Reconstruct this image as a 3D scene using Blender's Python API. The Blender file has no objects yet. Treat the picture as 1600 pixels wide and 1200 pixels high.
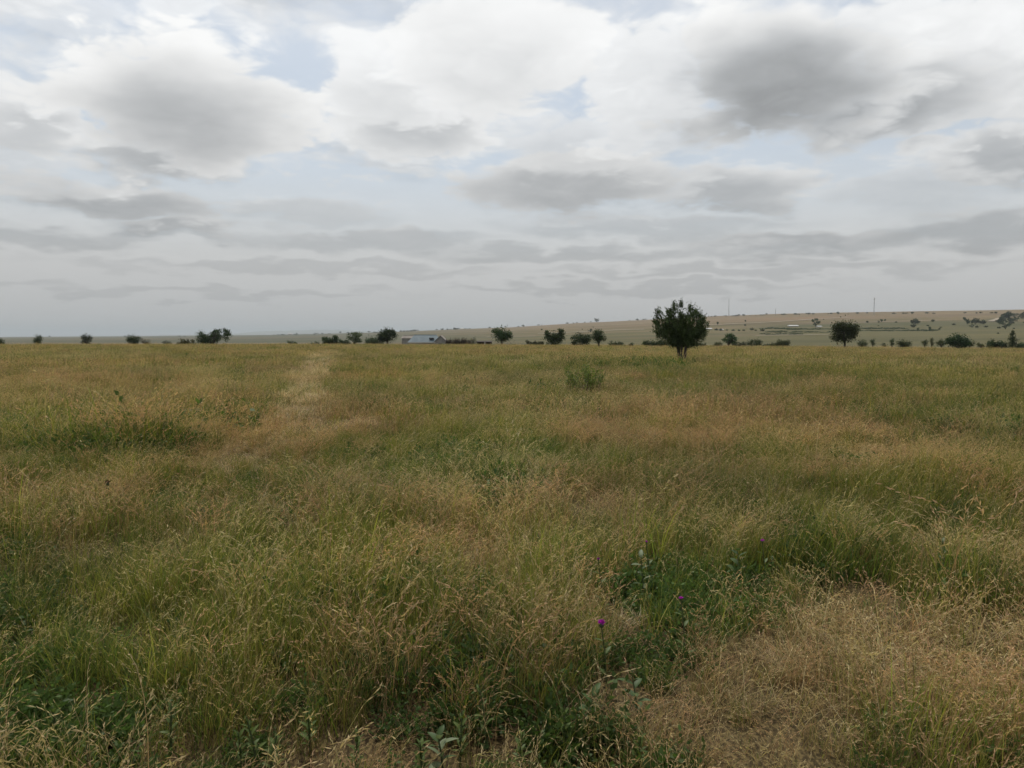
import bpy, math
import numpy as np
from mathutils import Vector, Matrix

SC = bpy.context.scene
COL = SC.collection

# ------------------------------------------------------------------ camera
F = 1232.0            # focal length in photo pixels (photo 1600 x 1200)
HOR = 524.0           # photo row of the eye-level line
EYE = 1.6
cam_d = bpy.data.cameras.new('camera')
cam = bpy.data.objects.new('camera', cam_d)
COL.objects.link(cam)
cam_d.sensor_width = 36.0
cam_d.lens = 36.0 * F / 1600.0
cam_d.clip_start = 0.05
cam_d.clip_end = 80000.0
PITCH = math.atan((600.0 - HOR) / F)
cam.location = (0, 0, EYE)
cam.rotation_euler = (math.radians(90) - PITCH, 0, 0)
SC.camera = cam

# ------------------------------------------------------------------ sun, sky, exposure
SUN_EL, SUN_AZ = math.radians(58), math.radians(-16)      # ahead of the viewer, a little to the left
sd = bpy.data.lights.new('sun', 'SUN')
sd.energy = 3.1
sd.angle = math.radians(1.0)
sd.color = (1.0, 0.95, 0.87)
sun = bpy.data.objects.new('sun', sd)
COL.objects.link(sun)
sdir = Vector((math.sin(SUN_AZ) * math.cos(SUN_EL), math.cos(SUN_AZ) * math.cos(SUN_EL), math.sin(SUN_EL)))
sun.rotation_euler = (-sdir).to_track_quat('-Z', 'Y').to_euler()
sun.location = (0, 0, 60)

SC.view_settings.view_transform = 'Standard'
SC.view_settings.look = 'None'
SC.view_settings.gamma = 1.0
SC.view_settings.exposure = 0.0
SC.view_settings.use_curve_mapping = False
SC.cycles.use_denoising = True
SC.cycles.use_adaptive_sampling = True
SC.cycles.adaptive_threshold = 0.02
SC.cycles.max_bounces = 5
SC.cycles.diffuse_bounces = 2
SC.cycles.transmission_bounces = 4
SC.cycles.volume_bounces = 1


class NT:
    """terse node builder"""
    def __init__(self, tree):
        self.t = tree
        tree.nodes.clear()

    def n(self, kind, ins=None, **props):
        nd = self.t.nodes.new(kind)
        for k, v in props.items():
            setattr(nd, k, v)
        for k, v in (ins or {}).items():
            s = nd.inputs[k]
            if isinstance(v, bpy.types.NodeSocket):
                self.t.links.new(v, s)
            else:
                s.default_value = v
        return nd

    def m(self, op, a, b=0.0, c=None, clamp=False):
        ins = {0: a, 1: b}
        if c is not None:
            ins[2] = c
        return self.n('ShaderNodeMath', ins, operation=op, use_clamp=clamp).outputs[0]

    def v(self, op, a, b=None, c=None):
        ins = {0: a}
        if b is not None:
            ins[1] = b
        if c is not None:
            ins[2] = c
        nd = self.n('ShaderNodeVectorMath', ins, operation=op)
        return nd.outputs['Value'] if op in ('LENGTH', 'DOT_PRODUCT', 'DISTANCE') else nd.outputs['Vector']

    def ramp(self, x, a, b, c=0.0, d=1.0, mode='SMOOTHSTEP'):
        return self.n('ShaderNodeMapRange', {'Value': x, 'From Min': a, 'From Max': b, 'To Min': c, 'To Max': d},
                      interpolation_type=mode).outputs['Result']

    def mix(self, f, a, b, blend='MIX'):
        nd = self.n('ShaderNodeMix', None, data_type='RGBA', blend_type=blend)
        for i, v in ((0, f), (6, a), (7, b)):
            if isinstance(v, bpy.types.NodeSocket):
                self.t.links.new(v, nd.inputs[i])
            else:
                nd.inputs[i].default_value = (*v, 1) if isinstance(v, tuple) and len(v) == 3 else v
        return nd.outputs[2]

    def noise(self, vec, scale, detail=4, rough=0.5, dist=0.0, out=0, dim='3D'):
        return self.n('ShaderNodeTexNoise', {'Vector': vec, 'Scale': scale, 'Detail': detail, 'Roughness': rough,
                                             'Distortion': dist}, noise_dimensions=dim).outputs[out]


# ---- the sky: Nishita air with a procedural layer of broken cumulus
world = bpy.data.worlds.new('World')
SC.world = world
world.use_nodes = True
world.cycles.sampling_method = 'NONE'     # an even, wide light: found by the bounced rays themselves
W = NT(world.node_tree)
tc = W.n('ShaderNodeTexCoord')
D = W.v('NORMALIZE', tc.outputs['Generated'])
sx = W.n('ShaderNodeSeparateXYZ', {0: D})
X, Y, Z = sx.outputs
sky = W.n('ShaderNodeTexSky', None, sky_type='NISHITA', sun_disc=False, sun_elevation=SUN_EL, sun_rotation=SUN_AZ,
          altitude=1600.0, air_density=1.0, dust_density=1.5, ozone_density=1.0).outputs[0]
Zc = W.m('MAXIMUM', Z, 0.0)
inv = W.m('DIVIDE', 1.0, W.m('ADD', Zc, 0.19))
q = W.v('MULTIPLY', W.n('ShaderNodeCombineXYZ', {0: X, 1: Y, 2: Z}).outputs[0],
        W.n('ShaderNodeCombineXYZ', {0: inv, 1: inv, 2: 0.6}).outputs[0])      # cloud deck seen in perspective
az = W.m('ARCTAN2', X, Y)
el = W.m('ARCSINE', Z)
A = W.n('ShaderNodeCombineXYZ', {0: az, 1: el, 2: 0.0}).outputs[0]
wv = W.v('SUBTRACT', W.noise(q, 3.2, 3, 0.5, 0.0, 1, '2D'), (0.5, 0.5, 0.5))
Aw = W.v('MULTIPLY_ADD', wv, (0.10, 0.05, 0.0), A)


def azel(px, py):
    dx, dz = (px - 800) / F, -(py - 600) / F
    d = Vector((dx, 1.0, dz)).normalized()
    d.rotate(Matrix.Rotation(-PITCH, 3, 'X'))
    return math.atan2(d.x, d.y), math.asin(d.z)


# billows shared by all clouds: broad swells and rounded cauliflower heads
swell = W.m('SUBTRACT', W.noise(q, 2.4, 6, 0.56, 0.0, 0, '2D'), 0.5)
wob = W.noise(q, 6.0, 2, 0.5, 0.0, 1, '2D')
heads = W.n('ShaderNodeTexVoronoi', {'Vector': W.v('MULTIPLY_ADD', wob, (0.14, 0.14, 0.0), q), 'Scale': 5.2, 'Detail': 2.8, 'Roughness': 0.55, 'Lacunarity': 2.1},
            voronoi_dimensions='2D', feature='F1', normalize=True).outputs['Distance']
heads = W.m('SUBTRACT', 0.34, heads)
edge = W.m('ADD', W.m('MULTIPLY', swell, 1.15), W.m('MULTIPLY', heads, 1.0))
soft = W.m('ADD', W.m('MULTIPLY', swell, 0.7), W.m('MULTIPLY', heads, 0.35))
upper = W.m('SUBTRACT', W.noise(W.v('ADD', q, (0.0, -0.14, 0.0)), 2.4, 3, 0.5, 0.0, 0, '2D'), 0.5)     # what lies above, shading what is below

# the general broken deck, the same all round the sky
g = W.m('ADD', edge, 0.06)
gcov = W.m('MULTIPLY', W.ramp(g, -0.16, 0.30), 0.75)
gb = W.m('ADD', W.m('SUBTRACT', 0.90, W.m('MULTIPLY', W.ramp(W.m('ADD', swell, W.m('MULTIPLY', upper, 0.8)), 0.0, 0.5), 0.34)), W.m('MULTIPLY', heads, 0.10))
gb = W.m('MULTIPLY_ADD', W.ramp(el, 0.06, 0.24), W.m('SUBTRACT', gb, 0.92), 0.92)
closed = W.ramp(el, 0.07, 0.27, 1.0, 0.0)            # low down, cloud behind cloud closes every gap
gcov = W.m('MAXIMUM', gcov, closed)
fog = W.m('ADD', W.m('MULTIPLY', gcov, 0.42), 0.58)   # thin high veil between the clouds
val = gb

# single clouds of this sky: (column, row, half width, half height, tone of the shaded heart, opacity), far ones first
CLOUDS = [(300, 455, 420, 12, .72, .6), (1000, 450, 420, 13, .70, .65), (480, 418, 420, 15, .72, .7), (1180, 420, 420, 15, .70, .7),
          (90, 366, 190, 22, .68, .9), (275, 358, 140, 19, .60, .95), (600, 375, 270, 24, .70, .9), (1260, 380, 290, 26, .62, .95), (1510, 352, 160, 34, .62, .9), (900, 395, 280, 18, .70, .9),
          (470, 332, 190, 28, .76, .8), (1000, 350, 300, 26, .70, .8), (160, 308, 190, 42, .58, .95), (250, 243, 200, 40, .60, .95), (40, 260, 120, 40, .82, .7),
          (1130, 296, 200, 46, .58, .9), (890, 285, 240, 60, .60, .97), (1570, 245, 140, 60, .58, .9), (1420, 300, 150, 40, .74, .7), (920, 220, 200, 56, .80, .75),
          (30, 185, 100, 64, .72, .9), (1010, 115, 130, 100, .88, .85), (1480, 110, 200, 115, .80, .9), (1390, 50, 150, 60, .84, .85), (270, 18, 70, 42, .92, .7), (110, 25, 80, 36, .9, .45),
          (640, 185, 130, 64, .70, .92), (590, 130, 115, 75, .84, .9), (800, 80, 220, 100, .82, .95), (290, 152, 215, 112, .58, 1.0),
          (1345, 150, 205, 84, .435, .95), (1205, 108, 225, 125, .39, 1.0)]
for px, py, rx, ry, core, op in CLOUDS:
    a, e = azel(px, py)
    ax, ey = F / rx, F / ry
    s1 = W.v('LENGTH', W.v('MULTIPLY_ADD', Aw, (ax, ey, 0), (-a * ax, -e * ey, 0)))
    s1 = W.m('ADD', W.m('SUBTRACT', 1.0, s1), W.m('MULTIPLY', edge, 1.05 if py < 320 else 0.75))
    kx = 1.12 if core < .45 else (1.30 if py < 200 else 1.1)
    e2 = e - 0.22 * ry / F
    s2 = W.v('LENGTH', W.v('MULTIPLY_ADD', Aw, (ax * kx, ey * kx, 0), (-a * ax * kx, -e2 * ey * kx, 0)))
    s2 = W.m('ADD', W.m('SUBTRACT', 1.0, s2), W.m('MULTIPLY', soft, 0.8))
    cov = W.ramp(s1, *((0.0, 0.44) if core < .45 else (0.03, 0.30) if py < 200 else (-0.06, 0.46) if py < 320 else (-0.2, 0.6)), 0.0, op)
    b_ = W.m('ADD', W.ramp(s2, *((-0.15, 0.78) if py < 320 else (-0.25, 0.55)), 0.96, core), W.m('MULTIPLY', heads, 0.24 if py < 320 else 0.12))
    val = W.m('MULTIPLY_ADD', cov, W.m('SUBTRACT', b_, val), val)
    fog = W.m('MAXIMUM', fog, W.m('MULTIPLY_ADD', cov, 0.42, 0.58))
cover = fog
lowd = W.ramp(el, 0.0, 0.33, 0.51, 1.0, 'LINEAR')     # far clouds are seen on their shaded undersides
bright = W.m('MULTIPLY', W.m('MINIMUM', val, 1.0), lowd)
ccol = W.mix(W.ramp(val, 0.4, 0.95), (0.955, 0.985, 1.01), (0.99, 0.995, 0.99))
STR = 0.11
cl = W.v('SCALE', ccol)
cl.node.inputs['Scale'].default_value = 1.0
W.t.links.new(W.m('DIVIDE', bright, STR), cl.node.inputs['Scale'])
skyc = W.mix(cover, W.mix(1.0, sky, (0.95, 1.03, 0.98), 'MULTIPLY'), cl)
bg = W.n('ShaderNodeBackground', {'Color': skyc, 'Strength': STR})
wo = W.n('ShaderNodeOutputWorld')
W.t.links.new(bg.outputs[0], wo.inputs[0])

# ------------------------------------------------------------------ helpers
RNG = np.random.default_rng(11)


def _hash(i, j, s):
    n = (i * 374761393 + j * 668265263 + s * 974711) & 0xFFFFFFFF
    n = ((n ^ (n >> 13)) * 1274126177) & 0xFFFFFFFF
    return ((n ^ (n >> 16)) & 0xFFFFFF) / float(0xFFFFFF)


def vnoise(x, y, s=0):
    x = np.asarray(x, float); y = np.asarray(y, float)
    i = np.floor(x).astype(np.int64); j = np.floor(y).astype(np.int64)
    fx = x - i; fy = y - j
    fx = fx * fx * (3 - 2 * fx); fy = fy * fy * (3 - 2 * fy)
    a = _hash(i, j, s); b = _hash(i + 1, j, s); c = _hash(i, j + 1, s); d = _hash(i + 1, j + 1, s)
    return (a * (1 - fx) + b * fx) * (1 - fy) + (c * (1 - fx) + d * fx) * fy


def fbm(x, y, s=0, oct=4):
    t, amp, f, n = 0, 1, 1, 0
    for k in range(oct):
        t = t + amp * vnoise(x * f + 17.3 * k, y * f - 9.1 * k, s + k)
        n += amp; amp *= 0.5; f *= 2.03
    return t / n


def sm(x, a, b):
    t = np.clip((np.asarray(x, float) - a) / (b - a), 0, 1)
    return t * t * (3 - 2 * t)


# ------------------------------------------------------------------ terrain height
RID_PX = [-900, 0, 200, 330, 430, 500, 600, 700, 800, 900, 1000, 1100, 1200, 1300, 1600, 2600]
RID_PY = [527, 526, 525, 524, 523, 521.5, 519, 515, 511, 504.5, 500, 495, 492, 490.5, 489.5, 490]
RID_R = [9000, 8500, 7500, 6500, 5200, 4600, 4000, 3600, 3300, 3050, 2900, 2800, 2700, 2600, 2500, 2500]


def ground_z(x, y):
    x = np.asarray(x, float); y = np.asarray(y, float)
    r = np.hypot(x, y)
    a = np.clip(np.arctan2(x, np.maximum(y, 1e-6) * np.where(y > 0, 1, 1)), -1.1, 1.1)
    px = 800 + F * np.tan(a)
    zr = EYE + np.interp(px, RID_PX, [(HOR - v) / F for v in RID_PY]) * np.interp(px, RID_PX, RID_R)
    R = np.interp(px, RID_PX, RID_R)
    # the near field: a flat shelf, tipping very slightly down to the right
    near = -0.0042 * np.clip(x, -90, 90) * sm(r, 20, 110) - 0.16 * sm(r, 25, 115) + 0.16 * (fbm(x / 19, y / 19, 3, 3) - 0.5) * sm(r, 4, 14)
    drop = -7.6 * sm(r, 108, 480)
    u = np.clip((r - 480) / np.maximum(R - 480, 1), 0, 1)
    rise = (zr + 7.0) * (0.85 * u + 0.15 * u * u * (3 - 2 * u))
    lumps = (fbm(x / 420, y / 420, 8, 4) - 0.5) * 6 * sm(r, 500, 1300) * (1 - 0.9 * sm(px, 300, 700) * 0 ) * np.where(px < 500, 0.35, 1.0)
    back = -np.maximum(r - R, 0) * 0.014
    z = near + drop + rise + lumps * (1 - sm(r, R * 0.8, R)) + back
    return np.maximum(z, -38.0)


def gz(x, y):
    return float(ground_z(np.array([x]), np.array([y]))[0])


def bearing(px):
    return math.atan((px - 800) / (F / math.cos(PITCH)) )


def at(px, d):
    """point on the ground at forward distance d along the bearing of photo column px"""
    x = (px - 800) / F * d
    return x, d


def height_at(py, d):
    return EYE + (HOR - py) / F * d


def hit(px, py, r0=180.0):
    """where the sight line through (px,py) first meets the far ground"""
    d = np.geomspace(r0, 12000, 1500)
    x = (px - 800) / F * d
    z = EYE + (HOR - py) / F * d
    g = ground_z(x, d)
    k = np.nonzero(g >= z)[0]
    i = k[0] if len(k) else int(np.argmax((g - EYE) / d))
    return float(x[i]), float(d[i]), float(g[i])


# ------------------------------------------------------------------ object helpers
def prop(o, label=None, cat=None, group=None, kind=None):
    if label: o['label'] = label
    if cat: o['category'] = cat
    if group: o['group'] = group
    if kind: o['kind'] = kind
    return o


def link(name, data, parent=None, loc=None):
    o = bpy.data.objects.new(name, data)
    COL.objects.link(o)
    if parent is not None: o.parent = parent
    if loc is not None: o.location = loc
    return o


def empty(name, loc, rz=0.0):
    o = link(name, None, None, loc)
    o.empty_display_size = 0.2
    o.rotation_euler = (0, 0, rz)
    return o


class MB:
    def __init__(self):
        self.V, self.F, self.C, self.n = [], [], [], 0

    def add(self, v, f, c=None):
        v = np.asarray(v, float).reshape(-1, 3)
        self.V.append(v)
        self.F += [[i + self.n for i in g] for g in f]
        c = np.ones((len(v), 3)) if c is None else np.broadcast_to(np.asarray(c, float), (len(v), 3))
        self.C.append(c)
        self.n += len(v)
        return self

    def box(self, x0, x1, y0, y1, z0, z1, c=None):
        v = [(x, y, z) for z in (z0, z1) for y in (y0, y1) for x in (x0, x1)]
        return self.add(v, [(0, 2, 3, 1), (4, 5, 7, 6), (0, 1, 5, 4), (2, 6, 7, 3), (0, 4, 6, 2), (1, 3, 7, 5)], c)

    def tube(self, pts, rad, k=6, c=None):
        pts = [Vector(p) for p in pts]
        vs, fs = [], []
        for i, p in enumerate(pts):
            t = (pts[min(i + 1, len(pts) - 1)] - pts[max(i - 1, 0)]).normalized()
            a = t.cross(Vector((0.31, 0.17, 0.93))) if abs(t.z) < 0.9 else t.cross(Vector((0.93, 0.1, 0.3)))
            a.normalize(); b = t.cross(a)
            for j in range(k):
                w = 2 * math.pi * j / k
                vs.append(p + (a * math.cos(w) + b * math.sin(w)) * rad[i])
        for i in range(len(pts) - 1):
            for j in range(k):
                fs.append((i * k + j, i * k + (j + 1) % k, (i + 1) * k + (j + 1) % k, (i + 1) * k + j))
        fs.append(tuple(range((len(pts) - 1) * k, len(pts) * k)))
        return self.add([tuple(v) for v in vs], fs, c)

    def mesh(self, name, mat, smooth=False):
        me = bpy.data.meshes.new(name)
        V = np.concatenate(self.V)
        me.from_pydata(V.tolist(), [], self.F)
        C = np.concatenate(self.C)
        at_ = me.color_attributes.new('col', 'FLOAT_COLOR', 'POINT')
        buf = np.ones((len(V), 4), np.float32); buf[:, :3] = C
        at_.data.foreach_set('color', buf.ravel())
        me.materials.append(mat)
        if smooth:
            me.polygons.foreach_set('use_smooth', [True] * len(me.polygons))
        me.update()
        return me


# ------------------------------------------------------------------ materials
def material(name):
    m = bpy.data.materials.new(name)
    m.use_nodes = True
    n = NT(m.node_tree)
    out = n.n('ShaderNodeOutputMaterial')
    return m, n, out


def mat_plant(name, trans=0.35, tinted=True, gain=1.0, rough=0.55):
    """leaf or blade: pigment from the mesh, hue shift of the individual plant, light passing through"""
    m, n, out = material(name)
    c = n.n('ShaderNodeAttribute', None, attribute_name='col').outputs['Color']
    if tinted:
        t = n.n('ShaderNodeAttribute', None, attribute_name='tint', attribute_type='INSTANCER').outputs['Color']
        c = n.mix(1.0, c, t, 'MULTIPLY')
    if gain != 1.0:
        c = n.mix(1.0, c, (gain, gain, gain), 'MULTIPLY')
    p = n.n('ShaderNodeBsdfPrincipled', {'Base Color': c, 'Roughness': rough, 'Specular IOR Level': 0.15})
    tr = n.n('ShaderNodeBsdfTranslucent', {'Color': n.mix(1.0, c, (1.05, 1.1, 0.75), 'MULTIPLY')})
    mx = n.n('ShaderNodeMixShader', {0: trans, 1: p.outputs[0], 2: tr.outputs[0]})
    n.t.links.new(mx.outputs[0], out.inputs[0])
    return m


def mat_rough(name, c1, c2, scale, rough=0.85, bump=0.3, detail=6):
    m, n, out = material(name)
    co = n.n('ShaderNodeTexCoord').outputs['Object']
    f = n.noise(co, scale, detail, 0.6)
    c = n.mix(n.ramp(f, 0.3, 0.7), c1, c2)
    b = n.n('ShaderNodeBump', {'Height': f, 'Strength': bump, 'Distance': 0.05})
    p = n.n('ShaderNodeBsdfPrincipled', {'Base Color': c, 'Roughness': rough, 'Normal': b.outputs[0]})
    n.t.links.new(p.outputs[0], out.inputs[0])
    return m


M_GRASS = mat_plant('grass_blade', 0.40)
M_LEAF = mat_plant('tree_leaf', 0.30, tinted=False, rough=0.5)
M_HERB = mat_plant('weed_leaf', 0.30, tinted=False, rough=0.5)
M_PETAL = mat_plant('flower_petal', 0.35, tinted=False, rough=0.6)
M_BARK = mat_rough('bark', (0.035, 0.027, 0.02), (0.075, 0.06, 0.045), 9.0, 0.9, 0.6)
M_STEEL = mat_rough('galvanised_steel', (0.16, 0.165, 0.17), (0.24, 0.24, 0.245), 1.5, 0.6, 0.1)
M_WALL = mat_rough('plaster', (0.30, 0.27, 0.23), (0.40, 0.37, 0.32), 1.2, 0.9, 0.2)
M_STONE = mat_rough('grey_block', (0.16, 0.15, 0.135), (0.25, 0.235, 0.21), 2.5, 0.9, 0.4)
M_WHITE = mat_rough('white_paint', (0.46, 0.46, 0.45), (0.58, 0.58, 0.57), 2.0, 0.7, 0.1)
M_DARK = mat_rough('dark_opening', (0.02, 0.02, 0.022), (0.035, 0.033, 0.03), 3.0, 0.4, 0.1)
M_BRUSH = mat_rough('dry_brushwood', (0.022, 0.017, 0.012), (0.055, 0.04, 0.027), 6.0, 0.95, 0.8)
M_DUST = mat_rough('pale_dust', (0.20, 0.165, 0.115), (0.25, 0.21, 0.15), 0.05, 0.95, 0.1)


def mat_iron(name, c1, c2):
    m, n, out = material(name)
    co = n.n('ShaderNodeTexCoord').outputs['Object']
    f = n.noise(co, 0.7, 5, 0.6)
    g = n.noise(n.v('MULTIPLY', co, (3.0, 0.4, 0.4)), 2.0, 4, 0.6)
    c = n.mix(n.ramp(f, 0.35, 0.7), c1, c2)
    c = n.mix(n.ramp(g, 0.62, 0.8, 0, 0.35), c, (0.16, 0.10, 0.07))
    p = n.n('ShaderNodeBsdfPrincipled', {'Base Color': c, 'Roughness': 0.75, 'Metallic': 0.0, 'Specular IOR Level': 0.2})
    n.t.links.new(p.outputs[0], out.inputs[0])
    return m


M_IRON = mat_iron('roofing_iron', (0.095, 0.128, 0.145), (0.13, 0.165, 0.18))
M_IRON2 = mat_iron('old_roofing_iron', (0.17, 0.15, 0.13), (0.25, 0.22, 0.19))


def mat_ground():
    m, n, out = material('ground_cover')
    co = n.n('ShaderNodeNewGeometry').outputs['Position']
    fc = n.n('ShaderNodeAttribute', None, attribute_name='col').outputs['Color']
    zone = n.n('ShaderNodeAttribute', None, attribute_name='far').outputs['Fac']
    big = n.noise(n.v('MULTIPLY', co, (1, 1, 0)), 0.012, 6, 0.62)
    mid = n.noise(n.v('MULTIPLY', co, (1, 1, 0)), 0.09, 5, 0.65)
    fine = n.noise(co, 7.0, 6, 0.65)
    litter = n.noise(n.v('MULTIPLY', co, (1, 0.5, 1)), 55.0, 4, 0.6)
    soil = n.mix(n.ramp(fine, 0.35, 0.65), (0.024, 0.016, 0.008), (0.046, 0.031, 0.015))
    soil = n.mix(n.ramp(litter, 0.42, 0.62, 0, 0.75), soil, (0.16, 0.115, 0.050))
    soil = n.mix(n.ramp(mid, 0.35, 0.7, 0, 0.45), soil, (0.09, 0.085, 0.035))
    c = n.mix(n.ramp(big, 0.35, 0.68, 0.0, 0.38), fc, n.mix(1.0, fc, (0.68, 0.74, 0.68), 'MULTIPLY'))
    c = n.mix(n.ramp(mid, 0.45, 0.75, 0.0, 0.35), c, n.mix(1.0, fc, (0.62, 0.7, 0.6), 'MULTIPLY'))
    band = n.noise(n.v('MULTIPLY', co, (0.45, 1.6, 0)), 0.006, 7, 0.66)
    c = n.mix(n.ramp(band, 0.46, 0.62, 0.0, 0.65), c, n.mix(1.0, fc, (0.55, 0.62, 0.58), 'MULTIPLY'))
    c = n.mix(n.ramp(band, 0.32, 0.44, 0.55, 0.0), c, n.mix(1.0, fc, (1.35, 1.25, 1.1), 'MULTIPLY'))
    c = n.mix(zone, soil, c)
    b = n.n('ShaderNodeBump', {'Height': fine, 'Strength': 0.5, 'Distance': 0.04})
    p = n.n('ShaderNodeBsdfPrincipled', {'Base Color': c, 'Roughness': 0.95, 'Specular IOR Level': 0.1, 'Normal': b.outputs[0]})
    n.t.links.new(p.outputs[0], out.inputs[0])
    return m


M_GROUND = mat_ground()

# ------------------------------------------------------------------ the ground sheet
FAR_R = 25000.0


def build_ground():
    fr = np.radians(np.arange(-60, 60.01, 0.5))
    bk = np.radians(np.arange(64, 297, 4.0))
    ang = np.concatenate([fr, bk])
    rad = np.geomspace(0.8, FAR_R, 250)
    Rr, Aa = np.meshgrid(rad, ang, indexing='ij')
    x = Rr * np.sin(Aa); y = Rr * np.cos(Aa)
    z = ground_z(x, y)
    z[Rr < 1.0] = 0
    na, nr = len(ang), len(rad)
    V = np.stack([x, y, z], -1).reshape(-1, 3)
    V = np.vstack([V, [[0, 0, 0]]])
    I = np.arange(na); J = (I + 1) % na
    faces = []
    for k in range(nr - 1):
        a = k * na
        faces += np.stack([a + I, a + na + I, a + na + J, a + J], -1)[:, ::-1].tolist()
    faces += [[nr * na, int(j), int(i)] for i, j in zip(I, J)]
    faces[-na:] = [f[::-1] for f in faces[-na:]]
    me = bpy.data.meshes.new('ground')
    me.from_pydata(V.tolist(), [], faces)
    # what grows where on the far land: dry pasture on the hill, greener land in the hollow, ploughed bands
    xf, yf = V[:, 0], V[:, 1]
    r = np.hypot(xf, yf)
    a = np.clip(np.arctan2(xf, np.maximum(yf, 1e-6)), -1.1, 1.1)
    px = 800 + F * np.tan(a)
    tan_ = np.array([0.165, 0.120, 0.066]); pink = np.array([0.172, 0.116, 0.069]); olive = np.array([0.100, 0.087, 0.037])
    green = np.array([0.064, 0.066, 0.032]); plain = np.array([0.085, 0.082, 0.05])
    Rg = np.interp(px, RID_PX, RID_R)
    u = r / Rg
    n1 = fbm(xf / 240, yf / 60, 21, 5); n2 = fbm(xf / 600, yf / 160, 31, 4)
    right = sm(px, 560, 900)
    dry = sm(u + (n1 - 0.5) * 0.6, 0.26, 0.56) * right + (1 - right) * sm(n2, 0.5, 0.75) * 0.4
    far_r = sm(px, 1120, 1260)
    dry = dry * (1 - far_r) + far_r * sm(u + (n1 - 0.5) * 0.55, 0.40, 0.66)
    c = (olive * right[:, None] + plain * (1 - right[:, None])) * (1 - dry[:, None]) + tan_ * dry[:, None]
    pk = (sm(n2, 0.45, 0.7) * dry * 0.8)[:, None]
    c = c * (1 - pk) + pink * pk
    gb = (far_r * sm(u + (n1 - 0.5) * 0.2, 0.34, 0.42) * (1 - sm(u + (n1 - 0.5) * 0.2, 0.46, 0.56)))[:, None] * 0.6
    c = c * (1 - gb) + green * gb
    gl = (sm(n1, 0.5, 0.72) * 0.4 * (1 - dry))[:, None]
    c = c * (1 - gl) + green * gl
    buf = np.ones((len(V), 4), np.float32); buf[:, :3] = c
    me.color_attributes.new('col', 'FLOAT_COLOR', 'POINT').data.foreach_set('color', buf.ravel())
    f = me.attributes.new('far', 'FLOAT', 'POINT')
    f.data.foreach_set('value', sm(r, 95, 170).astype(np.float32))
    me.materials.append(M_GROUND)
    me.polygons.foreach_set('use_smooth', [True] * len(me.polygons))
    me.update()
    return prop(link('ground', me), kind='structure')


build_ground()

# faint blue hills beyond the plain
mb = MB()
pxs = np.linspace(250, 760, 90)
prof = 7.5 * np.exp(-((pxs - 520) / 75) ** 2) + 4.5 * np.exp(-((pxs - 420) / 60) ** 2) + 3.0 * np.exp(-((pxs - 640) / 70) ** 2) + (fbm(pxs / 14, pxs * 0, 5, 3) - 0.5) * 1.2 - 0.6
hv, hf = [], []
for i, p in enumerate(pxs):
    for k, (dd_, s) in enumerate(((15500, 0), (16600, .55), (17800, 1), (19000, .6), (20500, 0))):
        x, y = (p - 800) / F * dd_, dd_
        hv.append((x, y, -38.5 + s * max(0.5, (38.5 + EYE) + (prof[i] + 1.5) / F * 17800)))
    if i:
        for k in range(4):
            a = (i - 1) * 5 + k
            hf.append((a, a + 5, a + 6, a + 1))
mb.add(hv, hf, (0.10, 0.10, 0.07))
prop(link('hills', mb.mesh('hills', mat_rough('far_scrub', (0.07, 0.075, 0.045), (0.13, 0.12, 0.08), 0.002), True)), kind='structure')

# dusty tracks over the hill and beyond the field
for pts, w in (([(1095, 509), (1150, 506.5), (1210, 503.5), (1270, 499.5), (1330, 496)], 9),
               ([(840, 522), (900, 519.5), (960, 516.5), (1010, 515)], 9),
               ([(760, 527.5), (800, 526.5), (840, 526)], 8), ([(1000, 506), (1040, 504)], 5), ([(905, 511), (960, 508), (1010, 506.5)], 5), ([(1330, 505), (1400, 503), (1470, 501)], 4), ([(700, 521), (760, 518.5), (820, 516)], 5), ([(1180, 525.5), (1260, 524.5), (1300, 524)], 4),
               ([(1545, 503), (1560, 498), (1580, 495), (1610, 494)], 7)):
    P = []
    for (a, b), (c, d) in zip(pts[:-1], pts[1:]):
        for t in np.linspace(0, 1, 12, endpoint=False):
            P.append(hit(a + (c - a) * t, b + (d - b) * t))
    P = [(x, y) for x, y, z in P]
    V_, F_ = [], []
    for i, (x, y) in enumerate(P):
        for s in (-1, 1):
            V_.append((x, y + s * w, gz(x, y + s * w) + 0.9))
        if i: F_.append((2 * i - 2, 2 * i, 2 * i + 1, 2 * i - 1))
    m_ = MB().add(V_, F_)
    prop(link('dirt_track', m_.mesh('dirt_track', M_DUST)), kind='structure')


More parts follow.
